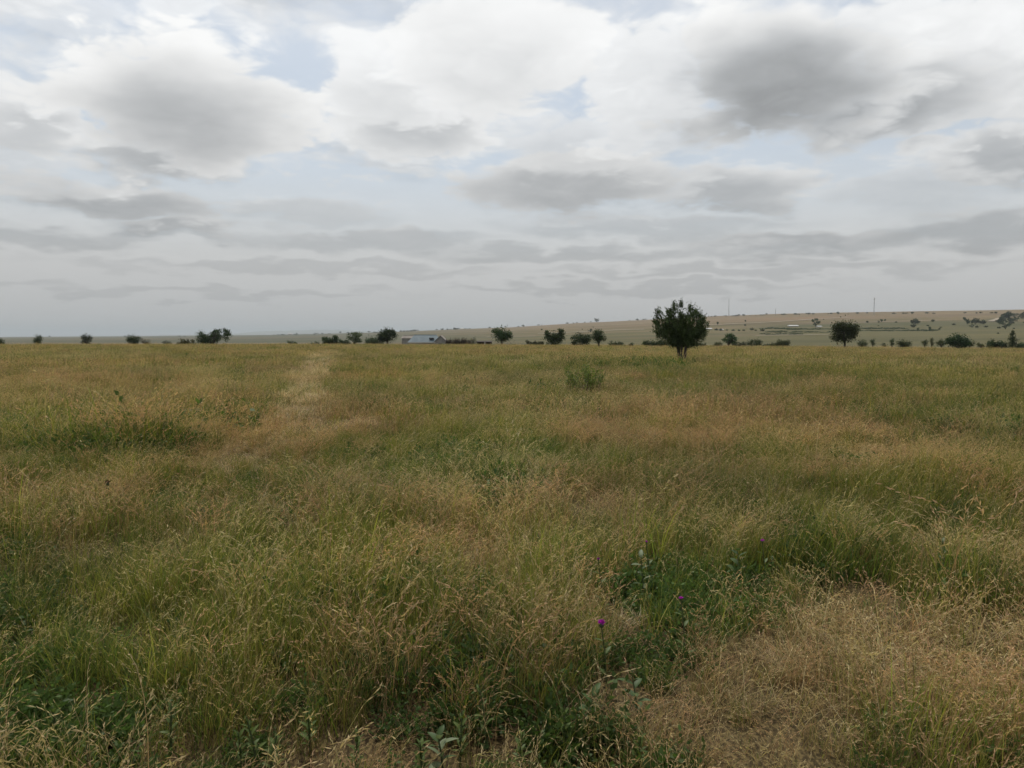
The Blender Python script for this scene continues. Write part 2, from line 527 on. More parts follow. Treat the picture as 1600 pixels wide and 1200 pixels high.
# ------------------------------------------------------------------ grass clump meshes
def ribbons(mb, rng, base, az_, th0, th1, L, Wd, S, cb, ct, pw=1.6, taper=2.0, jit=0.27):
    n = len(L)
    t = (np.arange(S) + 0.5) / S
    th = th0[:, None] + (th1 - th0)[:, None] * t[None] ** pw
    st = (L / S)[:, None]
    h = np.concatenate([np.zeros((n, 1)), np.cumsum(np.sin(th) * st, 1)], 1)
    v = np.concatenate([np.zeros((n, 1)), np.cumsum(np.cos(th) * st, 1)], 1)
    side = rng.normal(0, 1, n) * 0.06
    cx = base[:, 0, None] + h * np.cos(az_)[:, None] - (h ** 2) * np.sin(az_)[:, None] * side[:, None]
    cy = base[:, 1, None] + h * np.sin(az_)[:, None] + (h ** 2) * np.cos(az_)[:, None] * side[:, None]
    cz = base[:, 2, None] + v
    ph = az_ + math.pi / 2 + rng.normal(0, 0.5, n)
    tt = np.linspace(0, 1, S + 1)
    w = Wd[:, None] * (1 - tt[None] ** taper * 0.92) * 0.5
    ox = np.cos(ph)[:, None] * w; oy = np.sin(ph)[:, None] * w
    Lf = np.stack([cx - ox, cy - oy, cz], -1); Rt = np.stack([cx + ox, cy + oy, cz], -1)
    V = np.stack([Lf, Rt], 2)                      # n, S+1, 2, 3
    jc = (1 + rng.normal(0, jit, (n, 1, 1)))
    C = (cb[:, None] * (1 - tt)[None, :, None] + ct[:, None] * tt[None, :, None]) * np.clip(jc, 0.5, 1.6)
    C = np.repeat(C[:, :, None], 2, 2)
    idx = np.arange(n * (S + 1) * 2).reshape(n, S + 1, 2)
    f = np.stack([idx[:, :-1, 0], idx[:, :-1, 1], idx[:, 1:, 1], idx[:, 1:, 0]], -1).reshape(-1, 4)
    mb.add(V.reshape(-1, 3), f.tolist(), C.reshape(-1, 3))
    return np.stack([cx, cy, cz], -1), th


def spikelets(mb, rng, line, th, az_, k, size, wid, col, start=0.72, fan=0.24):
    """a nodding seed head: little husks along the last stretch of each stalk"""
    n, m, _ = line.shape
    for j in range(k):
        t = start + (1 - start) * (j + rng.random(n) * 0.8) / k
        f = t * (m - 1); i = np.clip(f.astype(int), 0, m - 2); fr = (f - i)[:, None]
        p = line[np.arange(n), i] * (1 - fr) + line[np.arange(n), i + 1] * fr
        d = line[np.arange(n), i + 1] - line[np.arange(n), i]
        d /= np.linalg.norm(d, axis=1)[:, None] + 1e-9
        d = d + rng.normal(0, fan, (n, 3)); d[:, 2] -= 0.12
        d /= np.linalg.norm(d, axis=1)[:, None]
        s = np.cross(d, rng.normal(0, 1, (n, 3))); s /= np.linalg.norm(s, axis=1)[:, None] + 1e-9
        L = size * (0.7 + 0.6 * rng.random(n))[:, None]; w = wid * (0.7 + 0.6 * rng.random(n))[:, None]
        V = np.stack([p, p + d * L * 0.45 + s * w, p + d * L, p + d * L * 0.45 - s * w], 1)
        c = np.array(col)[None] * (1 + rng.normal(0, 0.2, (n, 1)))
        C = np.repeat(c[:, None], 4, 1)
        mb.add(V.reshape(-1, 3), (np.arange(n * 4).reshape(n, 4)).tolist(), np.clip(C.reshape(-1, 3), 0.01, 0.9))


def disc(rng, n, r):
    a = rng.random(n) * 2 * math.pi; q_ = r * np.sqrt(rng.random(n))
    return np.stack([q_ * np.cos(a), q_ * np.sin(a), np.zeros(n) - 0.01], -1)


def cols(rng, n, pal, wts):
    k = rng.choice(len(pal), n, p=np.array(wts) / sum(wts))
    return np.array(pal)[k]


GRN = (0.094, 0.123, 0.023); DGR = (0.047, 0.076, 0.019); YGR = (0.168, 0.168, 0.032); STRAW = (0.29, 0.215, 0.090)
PINK = (0.28, 0.165, 0.085); BRN = (0.13, 0.080, 0.038); PALE = (0.45, 0.37, 0.21)
WIND = 0.15           # heads nod towards +X


def wind_az(rng, n, spread):
    return WIND + rng.normal(0, spread, n)


def clump(kind, lod, seed):
    rng = np.random.default_rng(seed)
    mb = MB()
    nb = (1.0, 0.60, 0.45)[lod]; wm = (1.0, 1.8, 3.4)[lod]; rad = (0.115, 0.19, 0.34)[lod]; S = (5, 4, 3)[lod]
    N = lambda k: max(3, int(k * nb))
    U = lambda a, b, n: a + (b - a) * rng.random(n)

    def blades(n, l0, l1, w, pal, wts, lean=(0.05, 0.6), bend=(0.4, 1.8), spread=2.4, tipc=None):
        cb = cols(rng, n, pal, wts)
        ct = cb * 1.12 if tipc is None else cb * 0.5 + np.array(tipc) * 0.5
        return ribbons(mb, rng, disc(rng, n, rad), wind_az(rng, n, spread), U(*lean, n), U(*bend, n), U(l0, l1, n),
                       U(0.7, 1.3, n) * w * wm, S, cb, ct)

    def stalks(n, l0, l1, w, pal, wts, head, k=6, size=0.022, wid=0.0019, spread=1.7, bend=(0.7, 1.7), lean=(0.0, 0.3)):
        cb = cols(rng, n, pal, wts)
        a = wind_az(rng, n, spread)
        ln, th = ribbons(mb, rng, disc(rng, n, rad), a, U(*lean, n), U(*bend, n), U(l0, l1, n), U(0.8, 1.2, n) * w * wm, S + 1, cb,
                         cb * 0.6 + np.array(head) * 0.4, pw=2.6, taper=3)
        spikelets(mb, rng, ln, th, a, (k, 4, 2)[lod], size * (1, 1.25, 2.0)[lod], wid * (1, 1.7, 3.2)[lod], head)

    if kind == 'green':
        blades(N(56), 0.12, 0.31, 0.0038, (GRN, DGR, YGR, BRN), (5, 3, 2, 0.6))
        stalks(N(5), 0.26, 0.40, 0.0018, (GRN, STRAW), (2, 1), (0.33, 0.26, 0.12), 6)
    elif kind == 'stalk':
        blades(N(32), 0.11, 0.28, 0.0034, (GRN, YGR, STRAW, BRN), (3, 2, 2, 1.5))
        stalks(N(13), 0.25, 0.44, 0.0018, (STRAW, PINK, YGR), (3, 2, 1), (0.44, 0.33, 0.165), 8)
    elif kind == 'mat':
        blades(N(36), 0.16, 0.34, 0.0030, (STRAW, PINK, BRN, PALE), (4, 3, 3, 0.8), lean=(0.5, 1.2), bend=(1.1, 1.9), spread=1.6)
        stalks(N(14), 0.20, 0.36, 0.0020, (STRAW, PALE), (3, 1), (0.45, 0.345, 0.185), 6, lean=(0.4, 1.1), bend=(1.2, 1.9), spread=1.3)
        blades(N(8), 0.10, 0.22, 0.0035, (GRN, DGR), (1, 1))
    elif kind == 'upright':
        blades(N(48), 0.18, 0.42, 0.0040, (YGR, GRN, (0.22, 0.18, 0.05)), (4, 3, 1.5), lean=(0.0, 0.55), bend=(0.25, 1.5))
        stalks(N(5), 0.30, 0.48, 0.0020, (YGR, STRAW), (2, 1), (0.38, 0.295, 0.135), 6)
    elif kind == 'red':
        blades(N(28), 0.11, 0.26, 0.0034, (GRN, BRN, PINK), (2, 2, 2))
        stalks(N(16), 0.24, 0.42, 0.0018, (PINK, STRAW), (3, 1), (0.43, 0.265, 0.145), 9, size=0.019)
    elif kind == 'herb':
        n = N(26)
        cb = cols(rng, n, (DGR, (0.06, 0.07, 0.03)), (3, 1))
        ln, th = ribbons(mb, rng, disc(rng, n, rad * 1.2), rng.random(n) * 6.28, U(0, 0.9, n), U(0.3, 1.5, n), U(0.07, 0.24, n), np.full(n, 0.003 * wm), S, cb, cb)
        spikelets(mb, rng, ln, th, None, (11, 8, 5)[lod], 0.028 * (1, 1.2, 1.7)[lod], 0.0085 * (1, 1.3, 2)[lod], (0.062, 0.100, 0.026), 0.12, 0.8)
        blades(N(10), 0.10, 0.28, 0.0036, (GRN, DGR), (1, 1))
    elif kind == 'straw':                         # trodden, bleached grass lying flat
        blades(N(70), 0.10, 0.26, 0.0036, ((0.52, 0.41, 0.25), PALE, (0.45, 0.31, 0.18)), (2, 3, 3), lean=(0.8, 1.35), bend=(1.2, 1.75), spread=2.5)
        stalks(N(10), 0.14, 0.28, 0.0020, (PALE, STRAW), (1, 1), (0.50, 0.40, 0.24), 5, lean=(0.3, 1.0), bend=(1.0, 1.8), spread=1.8)
    return mb


KINDS = ('green', 'stalk', 'mat', 'upright', 'red', 'herb', 'straw')
LODV = (3, 3, 3)
SRC = {}
for lod in range(3):
    c_ = bpy.data.collections.new('grass_tufts_%d' % lod)
    names = []
    for ki, kd in enumerate(KINDS):
        for v in range(LODV[lod]):
            nm = 'tuft_%02d' % (ki * 10 + v)
            me = clump(kd, lod, 100 * ki + 10 * v + lod).mesh(nm, M_GRASS)
            o = bpy.data.objects.new('%s_%d' % (nm, lod), me)
            c_.objects.link(o)
            names.append((o.name, ki, v))
    SRC[lod] = c_

# ---- where each kind grows: (photo column, row, half width, half height, weights) turned into places on the field
PATCH = [
    # column,row,rx,ry : (green, stalk, mat, upright, red, herb, density)
    (500, 552, 40, 7, (0, 1.5, 1.5, 0, 0, 0)), (482, 585, 38, 26, (-.6, 1.0, 3.0, 0, 0.5, -1)), (470, 632, 60, 26, (-.6, .8, 2.4, 0, 1.2, -1)),
    (420, 672, 85, 26, (-.6, 1.2, 2.2, 0, 1.6, -1)), (350, 700, 60, 20, (-.4, 1.2, 2.0, 0, .8, -1)), (570, 645, 70, 22, (-.3, .8, .8, 0, 2.2, -1)),
    (170, 690, 150, 24, (1.6, -.5, -1, 0, 0, 3.0)), (310, 655, 60, 14, (1, -.4, -1, 0, 0, 3.0)), (60, 650, 160, 22, (1.4, 0, -1, .5, 0, .6)), (250, 635, 110, 14, (1.6, 0, -1, .4, 0, .4)),
    (120, 600, 260, 40, (0, 1.4, .3, 0, .6, -1)), (640, 705, 260, 40, (1.8, -.4, -.6, 0, 0, .9)), (390, 765, 180, 50, (1.9, -.3, .1, 0, 0, .5)),
    (560, 830, 70, 45, (.3, -.3, -.6, 3.0, 0, 0)), (500, 1010, 260, 110, (.5, .5, -.4, 1.5, 0, .3)), (240, 1040, 120, 110, (.2, .7, -.2, 1.6, 0, .1)),
    (60, 770, 110, 50, (.4, .2, -.3, 2.0, 0, 0)), (90, 800, 100, 30, (0, .8, .4, 0, 2.6, 0)), (470, 800, 110, 40, (0, .6, .8, 0, 1.8, 0)),
    (1310, 850, 120, 45, (3.2, -.7, -1, 1.2, -.5, .8)), (1390, 765, 110, 32, (2.6, -.3, -.5, 1.6, -.3, 0)), (1520, 890, 110, 50, (2.4, -.2, -.4, 1.0, 0, 1.0)),
    (1085, 905, 130, 60, (1.0, -.6, -.8, 0, 0, 3.4)), (1030, 980, 80, 50, (.6, -.2, -.2, 0, 0, 2.2)), (1400, 1000, 330, 80, (-.5, .6, 3.6, -.4, 1.0, -.8)),
    (1250, 1080, 330, 70, (-.3, .4, 3.0, -.4, .8, -.2)), (1560, 960, 120, 60, (-.3, .4, 3.0, 0, .8, 0)), (1030, 660, 150, 36, (0, .8, 0, 0, 2.6, -.5)), (1260, 640, 160, 30, (.2, .8, .2, 0, 1.4, -.5)),
    (1380, 705, 140, 22, (0, .6, 2.2, 0, .4, 0)), (1150, 720, 200, 30, (1.0, .3, 0, .4, 0, 0)), (930, 790, 180, 45, (0, .8, .6, 0, 1.8, -.2)), (870, 930, 120, 90, (0, 1.6, 0, 1.8, 0, -.2)),
    (700, 800, 120, 60, (-.1, 1.0, .5, .2, 1.2, 0)), (980, 566, 120, 9, (1.6, -.6, -.5, 0, -.6, 3.5)), (720, 576, 190, 9, (2.2, -.5, -.5, .6, -.5, .6)), (1260, 580, 330, 14, (2.0, -.2, -.5, .6, -.3, .2)), (1450, 625, 200, 28, (1.8, 0, -.5, .6, -.2, 0)),
    (610, 1120, 150, 45, (-.6, -.6, .8, -.6, .2, .6)), (860, 1090, 130, 60, (.2, -.5, .2, 0, 0, 2.6)), (720, 1180, 300, 50, (.4, -.8, .1, 0, 0, 3.0)), (1000, 1180, 150, 50, (.4, -.4, 1.0, 0, 0, 1.6)),
    (60, 1130, 130, 80, (1.4, -.2, .4, 0, 0, 2.4)), (1480, 1150, 200, 60, (2.6, -.2, .3, .3, 0, .3)), (730, 1060, 130, 60, (.4, 0, 0, .2, .2, 1.2)),
    (330, 1150, 300, 50, (.2, -1.0, -.3, -.5, -.5, 3.0)), (120, 1090, 160, 70, (.6, -.5, -.3, 0, -.3, 2.0)),
    (790, 748, 50, 16, (1.5, -1, -1, 0, -1, 3)), (1240, 800, 50, 14, (2, -1, -1, .5, -1, 1.5)), (1430, 840, 170, 60, (2.0, -.2, -.6, .8, -.4, .2)), (1180, 800, 200, 40, (1.2, .2, 0, .3, 0, .4)),
    (30, 950, 80, 90, (1.8, 0, 0, .2, 0, 1.4)),
]
TRACK = [(512, 549, 36, 6, 22), (499, 560, 34, 12, 22), (485, 580, 36, 18, 22), (478, 606, 42, 22, 20), (466, 634, 56, 24, 16), (436, 662, 80, 24, 13), (395, 686, 86, 22, 12), (345, 706, 74, 18, 9), (540, 648, 60, 14, 3),
         (1400, 1010, 300, 70, 2.2), (1350, 705, 110, 16, 2.0), (1180, 900, 60, 20, .6)]
BARE = [(420, 1125, 380, 18, .12), (610, 1115, 110, 34, .3), (330, 1130, 160, 26, .15), (1340, 893, 70, 16, .8), (1500, 925, 70, 10, .6), (800, 1120, 120, 30, .2), (560, 1160, 160, 22, .2)]

HGT = [(440, 1015, 430, 60, 1.3), (850, 1010, 120, 60, 1.2), (480, 1160, 560, 50, .68), (440, 690, 150, 34, .95), (480, 655, 110, 34, 1.0), (470, 625, 70, 30, 1.0), (170, 686, 150, 22, 1.9), (310, 655, 60, 13, 1.9), (980, 566, 120, 9, 1.5), (720, 576, 180, 8, 1.3), (790, 745, 40, 16, 1.5), (1240, 800, 40, 14, 1.4),
       (1310, 850, 110, 34, 1.35), (1390, 765, 110, 30, 1.2), (1510, 890, 90, 34, 1.25), (1080, 890, 110, 40, 1.2), (482, 590, 50, 50, .95), (450, 650, 90, 45, .95), (370, 692, 80, 28, .95),
       (1400, 1010, 330, 90, .9), (1200, 1090, 250, 70, .92), (560, 820, 70, 40, 1.25), (420, 1000, 200, 70, 1.12), (600, 1120, 300, 45, .8), (1340, 905, 90, 16, .55), (1510, 935, 90, 14, .6)]


def fieldmap(x, y):
    """species weights at ground points"""
    v = HOR + F * (EYE - 0.20) / np.maximum(y, 0.5)
    u = 800 + F * x / np.maximum(y, 0.5)
    wob = (fbm(x * 0.9, y * 0.5, 41, 3) - 0.5) * 1.1
    w = np.zeros((len(x), 7))
    n_ = [fbm(x / s, y / s, 50 + 7 * k, 4) for k, s in enumerate((1.7, 2.4, 1.9, 2.1, 3.2, 1.5, 2.0))]
    farw = sm(y, 14, 45)
    base = (1.25, 0.80, 0.22, 0.34, 0.40, 0.20, 0.02)
    for k in range(7):
        w[:, k] = base[k] * (1 + farw * (.0, 1.1, 2.2, -.3, .9, -.2, 2.0)[k]) * np.exp((n_[k] - 0.5) * 7.5)
    for px, py, rx, ry, ww in PATCH:
        g = 1 - sm(np.hypot((u - px) / rx, (v - py) / ry) + wob, 0.45, 1.25)
        for k in range(6):
            w[:, k] += g * ww[k] * 2.3
    for px, py, rx, ry, g_ in TRACK:
        w[:, 6] += g_ * (1 - sm(np.hypot((u - px) / rx, (v - py) / ry) + wob * 0.5, 0.35, 1.1))
    bare = np.zeros(len(x))
    for px, py, rx, ry, s in BARE:
        bare = np.maximum(bare, s * (1 - sm(np.hypot((u - px) / rx, (v - py) / ry) + wob * 0.8, 0.5, 1.2)))
    return np.clip(w, 0.015, None), bare


def scatter(name, label, lod, r0, r1, dens0, dens1, half_az, scale):
    rng = np.random.default_rng(900 + lod * 7)
    # density falls linearly with distance
    m = int(max(dens0, dens1) * half_az * (r1 ** 2 - r0 ** 2))
    r = np.sqrt(r0 ** 2 + (r1 ** 2 - r0 ** 2) * rng.random(m))
    a = (rng.random(m) * 2 - 1) * half_az
    dn = dens0 + (dens1 - dens0) * (r - r0) / (r1 - r0)
    x, y = r * np.sin(a), r * np.cos(a)
    keep = rng.random(m) < dn / max(dens0, dens1)
    thin = fbm(x / 0.8, y / 0.8, 77, 3)
    keep &= rng.random(m) < np.clip(2.4 * thin - 0.2, np.where(r < 5.0, 0.75, 0.38), 1.0)
    x, y, r = x[keep], y[keep], r[keep]
    w, bare = fieldmap(x, y)
    k2 = rng.random(len(x)) > bare
    x, y, r, w = x[k2], y[k2], r[k2], w[k2]
    cs = np.cumsum(w, 1); cs /= cs[:, -1:]
    kind = (rng.random(len(x))[:, None] > cs).sum(1).clip(0, 6)
    var = rng.integers(0, LODV[lod], len(x))
    idx = kind * LODV[lod] + var
    n = len(x)
    z = ground_z(x, y)
    hgt = 0.46 + 1.12 * fbm(x / 0.9, y / 0.9, 88, 3)
    hgt = np.where(rng.random(n) < 0.04, hgt * 1.45, hgt)
    s = scale * hgt * np.clip(rng.normal(1, 0.14, n), 0.6, 1.5)
    v = HOR + F * (EYE - 0.20) / np.maximum(y, 0.5); u = 800 + F * x / np.maximum(y, 0.5)
    for px, py, rx, ry, g in HGT:
        s *= 1 + (g - 1) * (1 - sm(np.hypot((u - px) / rx, (v - py) / ry), 0.4, 1.1))
    s *= np.where(r < 4.0, 0.92, 1.0)
    rot = np.stack([rng.normal(0, 0.06, n), rng.normal(0, 0.06, n), rng.normal(0, 0.9, n)], -1)
    tone = (fbm(x / 1.7, y / 1.7, 95, 4) - 0.5) * 0.9
    val = np.clip(1 + tone + rng.normal(0, 0.10, n), 0.5, 1.6)
    warm = (fbm(x / 5.5, y / 5.5, 99, 3) - 0.5) * 0.5 + rng.normal(0, 0.05, n)
    tint = np.stack([val * (1 + warm * 0.5), val, val * (1 - warm * 0.4), np.ones(n)], -1).astype(np.float32)
    me = bpy.data.meshes.new(name)
    me.from_pydata(np.stack([x, y, z], -1).tolist(), [], [])
    me.attributes.new('rot', 'FLOAT_VECTOR', 'POINT').data.foreach_set('vector', rot.astype(np.float32).ravel())
    me.attributes.new('scl', 'FLOAT', 'POINT').data.foreach_set('value', s.astype(np.float32))
    me.attributes.new('idx', 'INT', 'POINT').data.foreach_set('value', idx.astype(np.int32))
    me.attributes.new('tint', 'FLOAT_COLOR', 'POINT').data.foreach_set('color', tint.ravel())
    me.materials.append(M_GRASS)
    o = prop(link(name, me), label, 'grass', None, 'stuff')
    ng = bpy.data.node_groups.new(name, 'GeometryNodeTree')
    ng.interface.new_socket('Geometry', in_out='INPUT', socket_type='NodeSocketGeometry')
    ng.interface.new_socket('Geometry', in_out='OUTPUT', socket_type='NodeSocketGeometry')
    N_ = ng.nodes; Lk = ng.links
    gi, go = N_.new('NodeGroupInput'), N_.new('NodeGroupOutput')
    ci = N_.new('GeometryNodeCollectionInfo')
    ci.inputs['Collection'].default_value = SRC[lod]
    ci.inputs['Separate Children'].default_value = True
    ci.inputs['Reset Children'].default_value = True
    ip = N_.new('GeometryNodeInstanceOnPoints')
    ip.inputs['Pick Instance'].default_value = True

    def named(nm, ty):
        nd = N_.new('GeometryNodeInputNamedAttribute'); nd.data_type = ty
        nd.inputs[0].default_value = nm
        return nd.outputs[0]
    e2r = N_.new('FunctionNodeEulerToRotation')
    Lk.new(named('rot', 'FLOAT_VECTOR'), e2r.inputs[0])
    Lk.new(gi.outputs[0], ip.inputs['Points'])
    Lk.new(ci.outputs[0], ip.inputs['Instance'])
    Lk.new(named('idx', 'INT'), ip.inputs['Instance Index'])
    Lk.new(e2r.outputs[0], ip.inputs['Rotation'])
    Lk.new(named('scl', 'FLOAT'), ip.inputs['Scale'])
    Lk.new(ip.outputs[0], go.inputs[0])
    md = o.modifiers.new('tufts', 'NODES'); md.node_group = ng
    print(name, n)
    return o


scatter('meadow_grass', 'tall mixed green and dry seeding grass close to the viewer', 0, 1.45, 13, 98, 62, math.radians(50), 0.88)
scatter('pasture_grass', 'green and straw coloured grass across the middle of the field', 1, 12.5, 38, 34, 18, math.radians(44), 1.0)
scatter('distant_grass', 'dry tan grass reaching to the far edge of the field', 2, 37, 150, 12.0, 4.5, math.radians(41), 1.0)


# ------------------------------------------------------------------ trees and bushes
def leaf_quads(mb, rng, P, size, wid, col, dirs=None, jit=0.25):
    n = len(P)
    d = rng.normal(0, 1, (n, 3)) if dirs is None else dirs + rng.normal(0, 0.35, (n, 3))
    d /= np.linalg.norm(d, axis=1)[:, None]
    s = np.cross(d, rng.normal(0, 1, (n, 3))); s /= np.linalg.norm(s, axis=1)[:, None] + 1e-9
    L = size * (0.65 + 0.7 * rng.random(n))[:, None]; w = wid * (0.65 + 0.7 * rng.random(n))[:, None]
    V = np.stack([P - d * L * .5, P + s * w * .5, P + d * L * .5, P - s * w * .5], 1)
    c = np.array(col)[None] * np.clip(1 + rng.normal(0, jit, (n, 1)), 0.4, 1.8)
    C = np.repeat(c[:, None], 4, 1)
    mb.add(V.reshape(-1, 3), np.arange(n * 4).reshape(n, 4).tolist(), C.reshape(-1, 3))


LEAFC = (0.034, 0.050, 0.021)


def lobes_for(shape, w, h, rng):
    """crown lobes (cx,cy,cz,rx,ry,rz) in metres and height where the crown starts"""
    L = []
    if shape == 'round':
        L = [(0, 0, h * .58, w * .42, w * .40, h * .40)]
        for k in range(7):
            a = k * 0.9 + rng.random(); L.append((math.cos(a) * w * .27, math.sin(a) * w * .25, h * (.42 + .38 * rng.random()), w * .22, w * .2, h * .17))
    elif shape == 'bush':
        L = [(0, 0, h * .48, w * .44, w * .38, h * .46)]
        for k in range(7):
            a = k * 0.9 + rng.random(); L.append((math.cos(a) * w * .32, math.sin(a) * w * .28, h * (.25 + .45 * rng.random()), w * .2, w * .2, h * .22))
    elif shape == 'low':
        for k in range(9):
            t = (k + .5) / 9 - .5
            L.append((t * w * .92, rng.normal(0, .1) * w, h * (.3 + .2 * rng.random()), w * .12, w * .12, h * (.32 + .28 * rng.random())))
    elif shape == 'cone':
        for k in range(6):
            t = k / 5
            L.append((rng.normal(0, .03) * w, rng.normal(0, .03) * w, h * (.2 + .74 * t), w * .46 * (1 - .8 * t), w * .46 * (1 - .8 * t), h * .14))
    elif shape == 'slim':
        L = [(0, 0, h * .66, w * .45, w * .42, h * .33), (w * .1, 0, h * .45, w * .3, w * .3, h * .15)]
    elif shape == 'layered':
        for k in range(9):
            z = h * (.35 + .6 * k / 8); a = rng.random() * 6.28; q_ = (.34 - .14 * abs(k / 8 - .5)) * w * (0.4 + rng.random() * .6)
            L.append((math.cos(a) * q_, math.sin(a) * q_, z, w * .26, w * .24, h * .075))
    elif shape == 'multi':
        for k in range(9):
            t = (k + .5) / 9 - .5
            L.append((t * w * .86, rng.normal(0, .08) * w, h * (.40 + .18 * rng.random() + .16 * (k > 4)), w * .10, w * .11, h * (.34 + .18 * rng.random())))
            if k > 3: L.append((t * w * .9 + rng.normal(0, .02) * w, 0, h * (.85 + .1 * rng.random()), w * .035, w * .035, h * .10))
        L.append((-w * .1, 0, h * .32, w * .38, w * .22, h * .3))
    elif shape == 'twin':
        L = [(-w * .2, 0, h * .45, w * .28, w * .28, h * .36), (w * .02, 0, h * .36, w * .28, w * .28, h * .32), (w * .27, 0, h * .58, w * .17, w * .18, h * .40),
             (w * .3, 0, h * .82, w * .1, w * .1, h * .16), (-w * .3, 0, h * .7, w * .12, w * .12, h * .14)]
    return L


def make_plant(name, label, cat, px, top, wpx, d, shape, group=None, n=1500, leaf=0.17, col=LEAFC, seed=None, dead=0.0, base_off=0.0, loc=None, hw=None, trunk=True):
    rng = np.random.default_rng(int(px * 7 + (seed or 0)))
    if loc is None:
        n = int(n * 1.9); leaf *= 1.12
        x, y = at(px, d)
        z = gz(x, y) - base_off
        w = wpx / F * d
        h = max(0.4, height_at(top, d) - z)
    else:
        x, y, z = loc; w, h = hw
    col = np.array(col) * np.clip(rng.normal(1.12, .24), .8, 1.6) * np.array([rng.normal(1, .10), 1, rng.normal(1, .08)])
    root = empty(name, (x, y, z))
    prop(root, label, cat, group)
    lob = lobes_for(shape, w, h, rng)
    area = np.array([l[3] * l[5] for l in lob]) ** 0.9
    mbc = MB()
    cnt = (n * area / area.sum()).astype(int) + 8
    for (cx, cy, cz, rx, ry, rz), m in zip(lob, cnt):
        kc = max(4, int(m / 26))
        dv = rng.normal(0, 1, (kc, 3)); dv /= np.linalg.norm(dv, axis=1)[:, None]
        dv *= (rng.random(kc) ** 0.42)[:, None]
        cc = np.array([cx, cy, cz]) + dv * np.array([rx, ry, rz])
        own = rng.integers(0, kc, m)
        sp = 0.20 * np.array([rx, ry, rz]).mean() + 0.05
        P = cc[own] + rng.normal(0, 1, (m, 3)) * np.array([sp, sp, sp * .8])
        P[:, 2] = np.maximum(P[:, 2], 0.03)
        tone = 1 + 0.28 * rng.normal(0, 1, kc)[own]
        c = np.array(col)
        sz = leaf * np.clip(w / 3.2, 0.55, 1.35)
        leaf_quads(mbc, rng, P[tone > 0.95], sz, sz * .6, c * 1.12)
        leaf_quads(mbc, rng, P[tone <= 0.95], sz, sz * .6, c * 0.86)
    if dead > 0:
        k = int(n * dead)
        P = np.stack([rng.normal(0, .33, k) * w, rng.normal(0, .3, k) * w, rng.random(k) * h * .35], -1)
        leaf_quads(mbc, rng, P, leaf, leaf * .4, (0.12, 0.085, 0.05))
    link('crown', mbc.mesh('crown', M_LEAF), root)
    tr = MB()
    tw = max(0.035, min(0.16, 0.035 * h + 0.012 * w))
    if shape in ('round', 'slim', 'cone', 'layered'):
        fork = h * (.30 if shape != 'slim' else .4)
        tr.tube([(0, 0, -.25), (tw * .3, 0, fork * .5), (0, tw * .2, fork), (0, 0, h * .8)], [tw * 1.25, tw, tw * .85, tw * .2], 7)
        z0 = fork
    else:
        z0 = h * .12
        tr.tube([(0, 0, -.25), (0, 0, z0)], [tw * 1.1, tw * .9], 7)
    for (cx, cy, cz, rx, ry, rz) in lob[:10]:
        s = z0 * (0.7 if shape in ('round', 'slim') else 0.3)
        tr.tube([(0, 0, s), (cx * .45, cy * .45, s + (cz - s) * .6), (cx, cy, cz + rz * .5)], [tw * .6, tw * .42, tw * .12], 5)
    link('trunk', tr.mesh('trunk', M_BARK, True), root)
    return root


